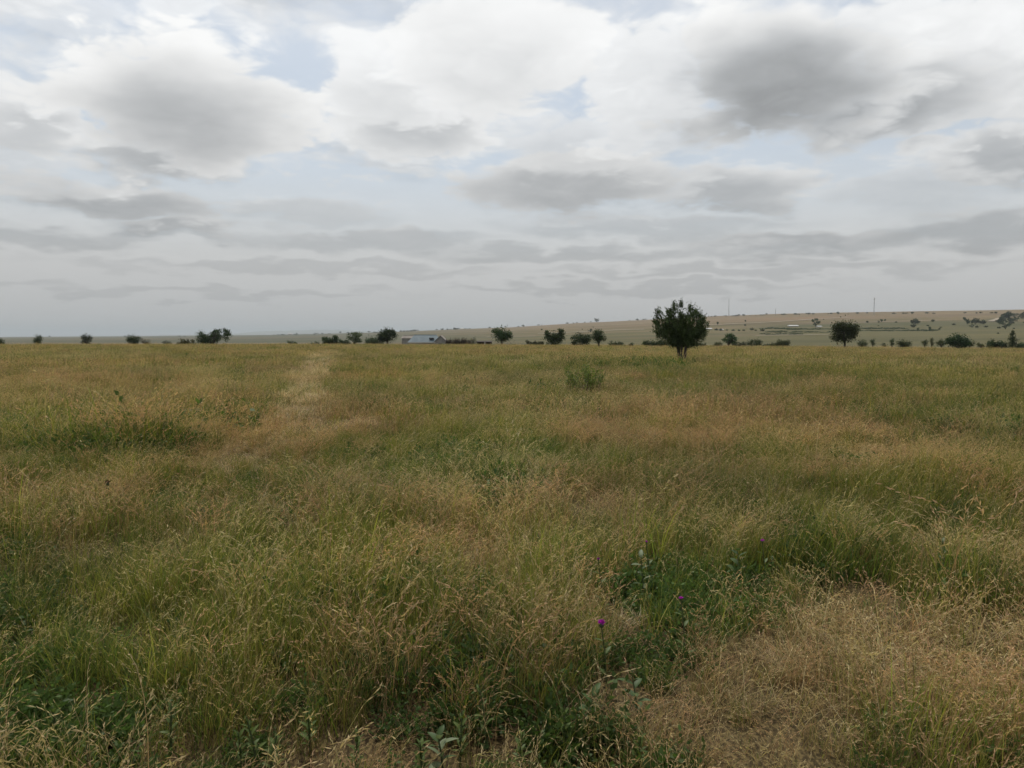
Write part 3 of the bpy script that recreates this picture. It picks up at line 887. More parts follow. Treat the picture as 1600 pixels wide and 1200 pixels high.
G_FIELD = 'bushes and trees beyond the edge of the field'
MID = [
    # name, label, category, column, top row, width px, distance, shape, kwargs
    ('bush', 'dark bush cut off by the left edge of the picture', 'bush', 1, 528, 14, 150, 'bush', {}),
    ('small_tree', 'small dark tree, first whole one from the left edge', 'tree', 60, 521, 14, 150, 'bush', {}),
    ('bush', 'boxy upright dark bush between the first small tree and the brown-flanked bush', 'bush', 136, 519.5, 16, 150, 'bush', {}),
    ('bush', 'dark rounded bush with a brownish mound on its right flank', 'bush', 209, 522, 21, 150, 'bush', {}),
    ('low_shrub', 'low brownish shrub hugging the flank of a dark rounded bush', 'shrub', 228, 528, 14, 149, 'low', dict(col=(.085, .075, .04), n=500)),
    ('low_shrub', 'tiny shrub alone between the rounded bush and the wide feathery bush', 'shrub', 262, 531, 13, 145, 'low', dict(n=400)),
    ('low_shrub', 'low brownish shrub just left of the wide feathery bush', 'shrub', 292, 528.5, 28, 146, 'low', dict(col=(.075, .07, .035), n=700)),
    ('wide_bush', 'wide feathery bush, largest on the left half, rising to its right', 'bush', 334, 514, 54, 146, 'multi', dict(n=2600, leaf=.14)),
    ('low_shrub', 'low shrub alone on the grass edge right of the wide feathery bush', 'shrub', 457, 530.5, 16, 160, 'low', dict(n=500)),
    ('low_shrub', 'small low shrub at left foot of the bushes before the houses', 'shrub', 493, 532, 13, 160, 'low', dict(n=400)),
    ('bush', 'ragged green bush, left end of the row before the houses', 'bush', 516, 524, 30, 165, 'twin', dict(n=1300, col=(.055, .08, .034))),
    ('thorn_tree', 'pale loose thorn tree in the middle of the row before the houses', 'tree', 554, 520, 30, 165, 'layered', dict(n=900, col=(.07, .085, .045))),
    ('bush', 'grey green bush tucked against the big round dark tree', 'bush', 582, 524, 24, 168, 'bush', dict(n=1000, col=(.06, .078, .04))),
    ('low_shrub', 'low shrub filling the gap left of the pale loose thorn tree', 'shrub', 536, 529, 26, 166, 'low', dict(n=700)),
    ('low_shrub', 'low shrub at the left foot of the big round nearly black tree', 'shrub', 590, 528, 22, 166, 'low', dict(n=600)),
    ('round_tree', 'big round nearly black tree left of the blue-roofed house', 'tree', 605, 513.5, 31, 150, 'round', dict(n=2600)),
    ('leafy_tree', 'dark leafy tree with a bare foot right of the houses', 'tree', 784, 510, 32, 155, 'round', dict(n=1700, dead=.10)),
    ('low_shrub', 'low brown shrub between the bare-footed tree and the two-pronged tree', 'shrub', 836, 532, 30, 150, 'low', dict(n=700, col=(.06, .06, .03))),
    ('two_pronged_tree', 'two-pronged upright dark tree with a tall spire on its right', 'tree', 866, 512, 34, 140, 'twin', dict(n=2000)),
    ('bush', 'dense rounded bush beside the ball-headed tree', 'bush', 908, 521, 31, 132, 'bush', dict(n=1700)),
    ('small_tree', 'small ball-headed dark tree on a short trunk', 'tree', 935, 512.5, 25, 118, 'round', dict(n=1700)),
    ('low_shrub', 'low shrub right of the ball-headed tree', 'shrub', 963, 532, 24, 130, 'low', dict(n=600)),
    ('low_shrub', 'tiny dark shrub alone left of the largest tree', 'shrub', 986, 535, 7, 128, 'bush', dict(n=250)),
    ('low_bush', 'long low bush behind the left side of the largest tree', 'bush', 1024, 530.5, 38, 130, 'low', dict(n=1100)),
    ('low_bush', 'low bush behind the right foot of the largest tree', 'bush', 1092, 535, 20, 130, 'low', dict(n=600)),
    ('bush', 'small round bush at left end of the hedge-like row', 'bush', 1121, 534, 15, 132, 'bush', dict(n=700)),
    ('thorn_tree', 'flat-layered thorn tree standing out of the hedge-like row', 'tree', 1138, 522, 28, 135, 'layered', dict(n=1000)),
    ('bush', 'dark bush in the hedge-like row right of the layered thorn tree', 'bush', 1156, 534, 22, 132, 'low', dict(n=600)),
    ('bush', 'tallest rounded bush in the middle of the hedge-like row', 'bush', 1179, 530, 24, 132, 'bush', dict(n=900)),
    ('bush', 'lowest stretch of bush in the hedge-like row', 'bush', 1202, 535.5, 24, 132, 'low', dict(n=600)),
    ('bush', 'dark bush ending the hedge-like row on its right', 'bush', 1222, 530.5, 24, 132, 'bush', dict(n=1100)),
    ('broad_tree', 'broad black-green tree alone, second largest in the field', 'tree', 1319, 501.5, 42, 120, 'round', dict(n=3000, dead=0)),
    ('bush', 'round bush just right of the broad black-green tree', 'bush', 1348, 530.5, 17, 128, 'bush', dict(n=800)),
    ('slim_tree', 'slim small tree right beside a round bush', 'tree', 1363, 528, 8, 128, 'slim', dict(n=350)),
    ('small_shrub', 'tiny loose shrub between two slim trees', 'shrub', 1381, 536, 9, 128, 'slim', dict(n=220)),
    ('slim_tree', 'slim small tree touching the left of a wide trimmed bush', 'tree', 1393, 528, 7, 128, 'slim', dict(n=350)),
    ('bush', 'wide trimmed-looking bush between two pairs of slim trees', 'bush', 1411, 530, 23, 128, 'bush', dict(n=1200)),
    ('slim_tree', 'slightly leaning small tree, left of a close pair', 'tree', 1444, 528.5, 10, 128, 'slim', dict(n=380)),
    ('slim_tree', 'very thin tree, right of a close pair', 'tree', 1455, 527.5, 5.5, 128, 'slim', dict(n=300)),
    ('open_bush', 'open bush with bare stems left of the big dark rounded tree', 'bush', 1470, 530, 18, 124, 'round', dict(n=700)),
    ('round_tree', 'big dark rounded tree low to the ground near the right edge', 'tree', 1496, 521.5, 33, 116, 'bush', dict(n=2600)),
    ('bush', 'loose bush against right side of the big dark rounded tree', 'bush', 1514, 532, 15, 120, 'round', dict(n=700)),
    ('bush', 'small pale gapped bush between the rounded tree and the thicket', 'bush', 1532, 535, 14, 122, 'round', dict(n=450, col=(.06, .07, .035))),
    ('thicket', 'dense dark thicket left of the pointed tree by the right edge', 'thicket', 1558, 531.5, 36, 122, 'low', dict(n=2000)),
    ('pointed_tree', 'pointed dark tree rising from thicket by the right edge', 'tree', 1581, 517.5, 22, 122, 'cone', dict(n=1500)),
    ('bush', 'dark bush cut off by the right edge of the picture', 'bush', 1599, 534, 24, 122, 'bush', dict(n=1200)),
]
for nm, lb, ct_, px, top, wpx, d, shp, kw in MID:
    make_plant(nm, lb, ct_, px, top, wpx, d, shp, G_FIELD, **kw)


# ---- the largest tree: several stems, a willowy crown with hanging fringes
def main_tree():
    rng = np.random.default_rng(5)
    d = 49.0
    x, y = at(1064, d)
    z = gz(x, y)
    root = empty('willowy_tree', (x, y, z))
    prop(root, 'largest tree, willowy dark crown on several stems standing in the grass', 'tree')
    m = 1 / F * d                                     # metres per photo pixel here
    H0 = height_at(553, d) - z
    pt = lambda px, py, dy=0.0: np.array([(px - 1064) * m, dy, height_at(py, d) - z])
    # crown masses: column, row, half width, half height
    lob = [(1067, 515, 22, 22, 1.6), (1060, 502, 22, 18, 1.0), (1045, 505, 16, 20, .9), (1084, 505, 17, 20, 1.0), (1075, 525, 18, 16, 1.1), (1035, 510, 11, 16, .5),
           (1094, 515, 9, 16, .5), (1029, 492, 5, 7, .20), (1054, 481, 7, 8, .22), (1062, 476, 5, 3.5, .10), (1077, 485, 5, 8, .20), (1088, 491, 7, 7, .25), (1048, 490, 7, 9, .28), (1068, 494, 9, 7, .3),
           (1058, 530, 12, 11, .8), (1068, 530, 14, 12, 1.0), (1066, 520, 26, 18, 1.3), (1048, 521, 15, 14, .8), (1086, 521, 14, 14, .8), (1066, 533, 17, 7, .9), (1036, 516, 12, 12, .4), (1034, 522, 9, 9, .3), (1097, 520, 8, 9, .3), (1052, 535, 12, 7, .5), (1080, 535, 12, 7, .5), (1103, 508, 4, 4, .07), (1026, 503, 5, 10, .2), (1098, 500, 5, 8, .18)]
    mb = MB()
    tot = sum(l[4] for l in lob)
    sticks = MB()
    for px, py, rx, ry, wt in lob:
        n = int(30000 * wt / tot)
        kc = max(5, n // 45)
        dv = rng.normal(0, 1, (kc, 3)); dv /= np.linalg.norm(dv, axis=1)[:, None]
        dv *= (rng.random(kc) ** .45)[:, None]
        c0 = pt(px, py)
        cc = c0 + dv * np.array([rx, rx * .9, ry]) * m
        # upright sprays of small leaves round each twig end
        own = rng.integers(0, kc, n)
        up = rng.normal(0, 1, (kc, 3)) * .5 + np.array([0, 0, .9])
        up += (cc - pt(1064, 525)) * 0.35
        up /= np.linalg.norm(up, axis=1)[:, None]
        t = rng.normal(0, .15, n)[:, None]
        P = cc[own] + up[own] * t + rng.normal(0, .045, (n, 3))
        tone = rng.normal(1, .2, kc)[own]
        for lo, hi, g in ((-9, .9, .8), (.9, 1.1, 1.0), (1.1, 9, 1.35)):
            k = (tone > lo) & (tone <= hi)
            if k.any():
                leaf_quads(mb, rng, P[k], .115, .042, np.array((.052, .076, .028)) * g, up[own][k])
    # hanging fringes at the crown's skirts
    for px, py, ln in [(1024, 510, 16), (1028, 512, 22), (1032, 518, 17), (1036, 520, 24), (1041, 522, 18), (1046, 528, 14), (1092, 522, 14), (1097, 518, 20), (1100, 514, 14),
                       (1088, 528, 12), (1022, 505, 12), (1094, 525, 16), (1030, 520, 18), (1039, 525, 16)]:
        for j in range(3):
            a = pt(px + rng.normal(0, 1.5), py, rng.normal(0, .7))
            n = 40
            t = rng.random(n)[:, None]
            P = a + np.array([0, 0, -1]) * t * ln * m * (.6 + .5 * rng.random()) + rng.normal(0, .035, (n, 3))
            leaf_quads(mb, rng, P, .085, .024, (.05, .066, .03), np.tile([[0, 0, -1.0]], (n, 1)))
    link('crown', mb.mesh('crown', M_LEAF), root)
    for k, (bx, tx, ty, dy) in enumerate([(-.06, 1048, 498, .2), (.02, 1064, 490, -.2), (.10, 1082, 500, .15), (.16, 1076, 495, -.35), (-.02, 1056, 505, .4)]):
        e = pt(tx, ty, dy)
        b = np.array([bx * 1.3, dy * .25, -.2])
        md = b + (e - b) * np.array([.26, .26, .42])
        tr = MB()
        tr.tube([tuple(b), tuple(b + (md - b) * .5 + rng.normal(0, .03, 3)), tuple(md), tuple(md + (e - md) * .6 + rng.normal(0, .05, 3)), tuple(e)],
                [.085, .07, .055, .035, .012], 7)
        for j in range(4):
            s = md + (e - md) * (j * .22)
            q_ = s + np.array([rng.normal(0, .5), rng.normal(0, .4), .45 + .3 * rng.random()])
            tr.tube([tuple(s), tuple((s + q_) / 2 + rng.normal(0, .05, 3)), tuple(q_)], [.028, .018, .006], 5)
        link('stem', tr.mesh('stem', M_BARK, True), root)
    return root


main_tree()

# ---- the green shrub out in the grass with a skirt of dead stalks
def field_shrub(px, bot, top, wpx, d, label, n=1900, seed=1, leaf=.055, dead=True):
    rng = np.random.default_rng(seed)
    x, y = at(px, d); z = gz(x, y)
    w = wpx / F * d; h = height_at(top, d) - z
    root = prop(empty('field_shrub', (x, y, z)), label, 'shrub')
    mb, st = MB(), MB()
    for k in range(26):
        a = rng.random() * 6.28; q_ = math.sqrt(rng.random()) * w * .42
        e = np.array([math.cos(a) * q_, math.sin(a) * q_ * .9, h * (.45 + .57 * rng.random())])
        b = np.array([e[0] * .45, e[1] * .45, -.03])
        st.tube([tuple(b), tuple((b + e) / 2 + rng.normal(0, .03, 3)), tuple(e)], [.008, .006, .003], 4)
        m_ = n // 26
        t = (rng.random(m_) ** .6)[:, None]
        P = b + (e - b) * (.35 + .65 * t) + rng.normal(0, .05, (m_, 3))
        leaf_quads(mb, rng, P, leaf, leaf * .45, (.125, .165, .036))
    link('leaves', mb.mesh('leaves', M_HERB), root)
    link('stem', st.mesh('stem', M_BARK), root)
    if dead:
        dm = MB()
        n_ = 160
        base = np.stack([rng.normal(0, .26, n_) * w, rng.normal(-.1, .2, n_) * w, np.zeros(n_)], -1)
        c = np.tile(np.array([[.10, .06, .04]]), (n_, 1))
        ribbons(dm, rng, base, rng.random(n_) * 6.28, rng.random(n_) * .5, .4 + rng.random(n_) * .8, .2 + rng.random(n_) * .35, np.full(n_, .008), 3, c, c)
        prop(link('dead_stalks', dm.mesh('dead_stalks', M_HERB), root), kind='stuff')
    return root


field_shrub(917, 600, 572, 78, 21.0, 'green shrub with dead brown stalks alone in the grass, left before the largest tree')


# ------------------------------------------------------------------ the homestead
def roof_ribs(parent, pts0, pts1, n, r, mat):
    """raised corrugation ribs from eave line to ridge line"""
    mb = MB()
    for i in range(n):
        t = (i + .5) / n
        a = Vector(pts0[0]).lerp(Vector(pts0[1]), t); b = Vector(pts1[0]).lerp(Vector(pts1[1]), t)
        mb.tube([tuple(a + Vector((0, 0, .03))), tuple(b + Vector((0, 0, .03)))], [r, r], 4)
    return link('roof_ribs', mb.mesh('roof_ribs', mat), parent)


def house(name, label, px0, px1, d, top, eave, depth, wallm, roofm, hip=0.0, gable_front=False, dormer=False, fascia=True, openings=()):
    xa, xb = (px0 - 800) / F * d, (px1 - 800) / F * d
    cx = (xa + xb) / 2; w = xb - xa
    z = gz(cx, d) - .3
    zt, ze = height_at(top, d) - z, height_at(eave, d) - z
    root = prop(empty(name, (cx, d, z)), label, 'house', 'homestead beyond the field')
    o = .35
    hw, hd = w / 2, depth / 2
    wl = MB()
    if gable_front:
        wl.add([(-hw + o, -hd, 0), (hw - o, -hd, 0), (hw - o, -hd, ze), (0, -hd, zt - .1), (-hw + o, -hd, ze),
                (-hw + o, hd, 0), (hw - o, hd, 0), (hw - o, hd, ze), (0, hd, zt - .1), (-hw + o, hd, ze)],
               [(0, 1, 2, 3, 4), (9, 8, 7, 6, 5), (0, 4, 9, 5), (1, 6, 7, 2)])
    else:
        wl.box(-hw + o, hw - o, -hd + o, hd - o, 0, ze + .02)
    wall = link('wall', wl.mesh('wall', wallm), root)
    rf = MB()
    t = .08
    if gable_front:
        for s in (-1, 1):
            rf.add([(0, -hd - .3, zt), (s * hw, -hd - .3, ze - .1), (s * hw, hd + .3, ze - .1), (0, hd + .3, zt),
                    (0, -hd - .3, zt + t), (s * hw, -hd - .3, ze - .1 + t), (s * hw, hd + .3, ze - .1 + t), (0, hd + .3, zt + t)],
                   [(0, 1, 2, 3), (4, 7, 6, 5), (0, 4, 5, 1), (3, 2, 6, 7), (1, 5, 6, 2)])
    else:
        rx = hw - hip
        rf.add([(-hw, -hd, ze), (hw, -hd, ze), (hw, hd, ze), (-hw, hd, ze), (-rx, 0, zt), (rx, 0, zt),
                (-hw, -hd, ze - t), (hw, -hd, ze - t), (hw, hd, ze - t), (-hw, hd, ze - t)],
               [(0, 1, 5, 4), (1, 2, 5), (2, 3, 4, 5), (3, 0, 4), (6, 9, 8, 7), (0, 6, 7, 1), (1, 7, 8, 2), (2, 8, 9, 3), (3, 9, 6, 0)])
    roof = link('roof', rf.mesh('roof', roofm), root)
    if not gable_front:
        roof_ribs(roof, [(-hw + hip * .9, -hd, ze), (hw - hip * .9, -hd, ze)], [(-rx, 0, zt), (rx, 0, zt)], 22, .03, roofm)
        if fascia:
            fm = MB().box(-hw - .02, hw + .02, -hd - .06, -hd - .01, ze - .26, ze - .02)
            link('fascia', fm.mesh('fascia', M_WHITE), roof)
        rc = MB().tube([(-rx, 0, zt + .05), (rx, 0, zt + .05)], [.09, .09], 6)
        link('ridge_cap', rc.mesh('ridge_cap', roofm), roof)
    if dormer:
        ps = link('parapet', MB().box(hw * .30, hw * .58, -hd * .78, -hd * .5, ze + .9, ze + 1.35).mesh('parapet', M_DARK), roof)
    for (a, b, z0, z1, kind) in openings:
        yy = -hd + (0 if gable_front else o)
        w_ = link(kind, MB().box(a * hw, b * hw, yy - .05, yy + .04, z0, z1).mesh(kind, M_DARK), wall)
    return root


house('house', 'low house with pale blue iron hipped roof and white fascia beyond field', 640, 690, 262, 523.6, 534, 9, M_WALL, M_IRON, hip=1.6, dormer=True,
      openings=((-.7, -.5, .9, 1.9, 'window'), (-.1, .12, 0, 2.0, 'door'), (.5, .7, .9, 1.9, 'window')))
house('house', 'small house with dark grey flat-pitched roof left behind the blue-roofed one', 628, 650, 285, 524.5, 528.5, 6, M_STONE, M_IRON2, hip=.6, fascia=False,
      openings=((-.5, -.1, .9, 1.8, 'window'),))
house('gabled_house', 'grey gable-ended house with brown roof edges beside the blue-roofed one', 680, 700, 255, 524.5, 533.5, 7, M_STONE, M_IRON2, gable_front=True,
      openings=((-.25, .2, .3, 2.0, 'door'),))


def brush_fence(px0, px1, d, top, label, seed):
    rng = np.random.default_rng(seed)
    xa, xb = (px0 - 800) / F * d, (px1 - 800) / F * d
    cx = (xa + xb) / 2; w = xb - xa; z = gz(cx, d) - .2
    h = height_at(top, d) - z
    root = prop(empty('brushwood_fence', (cx, d, z)), label, 'fence')
    n = 900
    mb = MB()
    base = np.stack([(rng.random(n) - .5) * w, rng.normal(0, .35, n), rng.random(n) * h * .55], -1)
    arch = 1 - .35 * (2 * base[:, 0] / w) ** 2
    c = np.tile([[.05, .036, .025]], (n, 1)) * (1 + rng.normal(0, .25, (n, 1)))
    ribbons(mb, rng, base, rng.random(n) * 6.28, rng.random(n) * .5, .2 + rng.random(n), h * .5 * arch * (.7 + .4 * rng.random(n)), np.full(n, .10), 3, c, c)
    leaf_quads(mb, rng, np.stack([(rng.random(500) - .5) * w, rng.normal(0, .3, 500), rng.random(500) * h * .7], -1), .5, .2, (.045, .032, .023))
    link('branches', mb.mesh('branches', M_HERB), root)
    for k in range(7):
        pm = MB().tube([((k / 6 - .5) * w, 0, -.3), ((k / 6 - .5) * w + .05, 0, h * .8)], [.06, .05], 6)
        link('post', pm.mesh('post', M_BARK), root)


brush_fence(697, 740, 250, 525.5, 'long brown brushwood fence between the gabled house and the dark shed', 3)
make_plant('narrow_tree', 'small narrow dark tree between the brushwood fence and the dark shed', 'tree', 741, 522, 10, 246, 'bush', None, n=600)

# open-fronted shed with pale corner post
d = 248; xa, xb = (745 - 800) / F * d, (768.5 - 800) / F * d
cx, w = (xa + xb) / 2, xb - xa
z = gz(cx, d) - .3; h = height_at(532.8, d) - z
sh = prop(empty('shed', (cx, d, z)), 'low dark open-fronted shed with a pale post, right end of the homestead', 'shed')
link('wall', MB().box(-w / 2, w / 2, 1.4, 1.6, 0, h - .15).box(-w / 2, -w / 2 + .15, -1.3, 1.4, 0, h - .15).mesh('wall', M_BRUSH), sh)
link('roof', MB().add([(-w / 2 - .2, -1.7, h - .25), (w / 2 + .2, -1.7, h - .3), (w / 2 + .2, 1.8, h), (-w / 2 - .2, 1.8, h),
                       (-w / 2 - .2, -1.7, h - .17), (w / 2 + .2, -1.7, h - .22), (w / 2 + .2, 1.8, h + .08), (-w / 2 - .2, 1.8, h + .08)],
                      [(0, 3, 2, 1), (4, 5, 6, 7), (0, 1, 5, 4), (1, 2, 6, 5), (2, 3, 7, 6), (3, 0, 4, 7)]).mesh('roof', M_BRUSH), sh)
link('post', MB().box(.02, .42, -1.65, -1.45, 0, h - .29).mesh('post', M_WALL), sh, (0, 0, 0))
link('post', MB().box(w / 2 - .2, w / 2, -1.65, -1.45, 0, h - .31).mesh('post', M_BARK), sh)
link('post', MB().box(-w / 2, -w / 2 + .2, -1.65, -1.45, 0, h - .29).mesh('post', M_BARK), sh)


# ------------------------------------------------------------------ the far hill: masts, farmsteads, hedges, trees
def mast(px, top, base, label, wid=1.6, head=False):
    x, y, z = hit(px, base + 1.2)
    zt = height_at(top, y) - z
    root = prop(empty('lattice_mast', (x, y, z)), label, 'mast', 'radio masts on the hill')
    for k in range(3):
        a = 2.1 * k + .3
        e = Vector((math.cos(a), math.sin(a), 0)) * wid
        link('leg', MB().tube([tuple(e), (e.x * .3, e.y * .3, zt * .92)], [.16, .12], 5).mesh('leg', M_STEEL), root)
    br = MB()
    for j in range(16):
        t0, t1 = j / 16 * .92, (j + 1) / 16 * .92
        for k in range(3):
            a, b = 2.1 * k + .3, 2.1 * ((k + 1) % 3) + .3
            s0, s1 = wid * (1 - .76 * t0), wid * (1 - .76 * t1)
            br.tube([(math.cos(a) * s0, math.sin(a) * s0, zt * t0), (math.cos(b) * s1, math.sin(b) * s1, zt * t1)], [.09, .09], 4)
    link('bracing', br.mesh('bracing', M_STEEL), root)
    link('spike', MB().tube([(0, 0, zt * .9), (0, 0, zt)], [.12, .06], 5).mesh('spike', M_STEEL), root)
    if head:
        for k in range(3):
            a = 2.1 * k
            link('antenna', MB().box(-.3, .3, -.2, .2, 0, 3.6).mesh('antenna', M_WHITE), root, (math.cos(a) * 1.3, math.sin(a) * 1.3, zt * .84))
    return root


mast(1137.5, 465, 493, 'lattice mast on the hill just right of the largest tree', 1.5)
mast(1363.5, 464, 490.5, 'lattice mast with antennas at its head above the broad black-green tree', 1.7, True)
mast(1210, 482, 492, 'short faint mast on skyline between the two tall masts', .8)


def farm(px, py, wpx, label, roofm=M_WHITE, hpx=2.4, depth=8):
    x, y, z = hit(px, py + 1.0)
    w = wpx / F * y; h = hpx / F * y
    root = prop(empty('farmhouse', (x, y, z)), label, 'house', 'pale houses on the far hill')
    link('wall', MB().box(-w / 2, w / 2, -depth / 2, depth / 2, -2, h * .55).mesh('wall', M_WALL), root)
    link('roof', MB().add([(-w * .54, -depth * .56, h * .55), (w * .54, -depth * .56, h * .55), (w * .54, depth * .56, h * .55), (-w * .54, depth * .56, h * .55), (-w * .5, 0, h), (w * .5, 0, h)],
                          [(0, 1, 5, 4), (1, 2, 5), (2, 3, 4, 5), (3, 0, 4), (0, 3, 2, 1)]).mesh('roof', roofm), root)


farm(1238, 509.5, 14, 'long white-roofed farmhouse on hill slope, left of the broad black-green tree')
farm(1278.5, 510.5, 6, 'small white house just right of a tree on the hill slope')
farm(1126, 515.5, 5, 'small white house on hill slope right of the largest tree')
farm(1107, 514, 8, 'pale low house peeping out right behind crown of the largest tree')
farm(454, 521.8, 7, 'tiny white house on the skyline of the plain, left of the houses')
farm(722, 513.5, 6, 'tiny pale house among the trees on skyline above the homestead', hpx=1.8)

# shared small-tree meshes for the hillside
FAR = []
for k, (shp, w_, h_) in enumerate((('round', 9, 8), ('bush', 10, 6.5), ('slim', 6, 9), ('low', 20, 5.5), ('layered', 10, 8), ('bush', 13, 9))):
    t = make_plant('source_tree', None, None, 0, 0, 0, 0, shp, None, n=900, leaf=.62, seed=40 + k, loc=(0, 0, 0), hw=(w_, h_))
    FAR.append((t, [c for c in t.children], w_, h_))


used = [False] * len(FAR)


def far_tree(px, py, wpx, k, name, label, cat, group, hs=1.0):
    x, y, z = hit(px, py)
    src, kids, w_, h_ = FAR[k]
    s = (wpx / F * y) / w_
    if used[k]:
        o = src.copy(); COL.objects.link(o)
        for c in kids:
            cc = c.copy(); COL.objects.link(cc); cc.parent = o
    else:
        o = src; used[k] = True
    o.name = name
    o.location = (x, y, z - .4)
    o.rotation_euler = (0, 0, RNG.random() * 6.28 if k != 3 else RNG.normal(0, .15))
    o.scale = (s, s, s * hs * (0.85 + .3 * RNG.random()))
    prop(o, label, cat, group)
    return o


ORD = ('first', 'second', 'third', 'fourth', 'fifth', 'sixth', 'seventh', 'eighth', 'ninth', 'tenth', 'eleventh', 'twelfth', 'thirteenth',
       'fourteenth', 'fifteenth', 'sixteenth', 'seventeenth', 'eighteenth', 'nineteenth', 'twentieth')


def row_of_trees(pxs_, name, phrase, group, rows, wid, kinds, hs=1.0):
    """a stretch of far trees, each told by its place in the row"""
    for i, px in enumerate(sorted(pxs_)):
        k = int(RNG.choice(kinds))
        lab = '%s tiny %s, counted from the left' % (ORD[min(i, 19)], phrase)
        far_tree(px, rows(px), wid(px) * (2.2 if k == 3 else 1), k, name, lab, 'tree', group, hs)


rid = lambda px: float(np.interp(px, RID_PX, RID_PY))
on_sky = lambda px: rid(px) + RNG.uniform(-.3, .9)
w_sky = lambda px: RNG.uniform(2.2, 5.5)
G_S = 'trees along the hill skyline'
for lo, hi, cnt, ph in ((1085, 1136, 10, 'skyline tree between largest tree and first mast'), (1140, 1207, 12, 'skyline tree between the first mast and short mast'),
                        (1213, 1300, 14, 'skyline tree between the short mast and broad tree'), (1302, 1360, 5, 'skyline tree just left of the antenna mast'),
                        (1368, 1470, 7, 'skyline tree just right of the antenna mast'), (1475, 1556, 6, 'skyline tree between antenna mast and wooded patch'),
                        (690, 745, 14, 'skyline tree above the homestead fence'), (625, 688, 8, 'skyline tree above the house roofs'),
                        (748, 860, 7, 'skyline tree above the bare-footed tree'), (862, 1010, 9, 'skyline tree between two-pronged and largest tree'),
                        (500, 598, 12, 'skyline tree behind the row before the houses')):
    row_of_trees(RNG.uniform(lo, hi, cnt), 'skyline_tree', ph, G_S, on_sky, w_sky, [0, 1, 1, 3, 5], .8)
for px, wp, lb in ((913.5, 3.2, 'dark dot of a tree alone on skyline above the rounded bush'), (922.5, 3.2, 'dark dot of a tree on skyline left of the lone dark clump'),
                   (932, 9, 'largest dark clump on skyline above the ball-headed tree'), (1446, 4.5, 'lone upright tree on bare skyline right of the antenna mast')):
    far_tree(px, rid(px) + .3, wp, 5, 'skyline_tree', lb, 'tree', G_S)
G_H = 'trees scattered over the hill'
w_sl = lambda px: RNG.uniform(2.4, 6.0) * (1.3 if px > 1420 else .8)
for lo, hi, cnt, r0, r1, ph in ((770, 900, 4, 8, 14, 'tree on slope above the bare-footed and two-pronged trees'), (900, 1020, 4, 8, 24, 'tree on slope left of the largest tree'),
                                (1095, 1195, 4, 6, 20, 'tree on upper slope under the first mast'), (1200, 1300, 3, 5, 12, 'tree on slope above the long white farmhouse'),
                                (1345, 1420, 6, 12, 20, 'tree on slope right of the broad tree crown'), (1420, 1500, 8, 12, 30, 'tree on slope above the big dark rounded tree'),
                                (1500, 1600, 10, 10, 32, 'tree on slope above the right-edge thicket')):
    row_of_trees(RNG.uniform(lo, hi, cnt), 'hillside_tree', ph, G_H, lambda px: rid(px) + RNG.uniform(r0, r1), w_sl, [0, 1, 2, 4])
row_of_trees([p_ + RNG.uniform(-2, 2) for p_ in range(1118, 1192, 9)], 'hillside_tree', 'tree in line right of the small white house', G_H, lambda px: 517 + RNG.uniform(-1, 1),
             lambda px: RNG.uniform(4, 8), [1])
for px, py, wp, lb in ((1273, 511.5, 13, 'larger spreading tree between the two white houses on the hill slope'), (1428, 507.5, 15, 'wide dark tree on hill slope, upper left of the close pair'),
                       (1425, 512, 8, 'tree under the wide dark one, upper left of the close pair'), (1522, 507, 15, 'wide dark tree on upper slope left of the wooded patch'),
                       (1534, 507, 10, 'dark tree touching the wide one left of the wooded patch'), (1569, 515, 17, 'widest pale spreading tree below the wooded patch')):
    far_tree(px, py, wp, 4 if wp in (13, 17) else 1, 'hillside_tree', lb, 'tree', G_H, 1.15)


# hedgerows: one thing each, of bushes grown together
hedge_src = make_plant('hedge_source', None, None, 0, 0, 0, 0, 'low', None, n=700, leaf=.62, seed=77, loc=(0, 0, 0), hw=(20, 5.5))
hedge_me = [c.data for c in hedge_src.children if c.name.startswith('crown')][0]
for c in list(hedge_src.children) + [hedge_src]:
    bpy.data.objects.remove(c)
for x0, x1, py, lb in ((1192, 1235, 514, 'dark hedge on hill slope left below the long white farmhouse'), (1236, 1302, 514.8, 'dark hedge right below the long white farmhouse'),
                       (1338, 1420, 514, 'dark hedge running right from crown of the broad tree'), (1200, 1300, 519.5, 'lower dark hedge under the white farmhouses, left of broad tree'),
                       (1340, 1462, 517.2, 'lower long dark hedge right of the broad tree'), (1195, 1250, 522.5, 'lowest short hedge on slope left of the broad tree')):
    hx, hy, hz_ = hit((x0 + x1) / 2, py)
    root = prop(empty('hedge', (hx, hy, hz_)), lb, 'hedge', 'hedges across the hill slope')
    px = x0
    while px < x1:
        x, y, z = hit(px, py + RNG.uniform(-.4, .4))
        s = RNG.uniform(10, 19) / F * y / 20
        b_ = link('bush', hedge_me, root, (x - hx, y - hy, z - hz_ - .4))
        b_.scale = (s, s, s * RNG.uniform(.6, 1.0)); b_.rotation_euler = (0, 0, RNG.normal(0, .15))
        px += RNG.uniform(6, 10)
# wooded top right corner
wood = sorted((RNG.uniform(1558, 1618), RNG.uniform(494, 508)) for _ in range(20))
for i, (px, py) in enumerate(wood):
    far_tree(px, py, RNG.uniform(7, 13), int(RNG.choice([0, 1, 5])), 'woodland_tree', '%s dark tree in the hill\'s wooded patch at right edge, counted from the left' % ORD[i], 'tree', 'wooded patch on the hill')
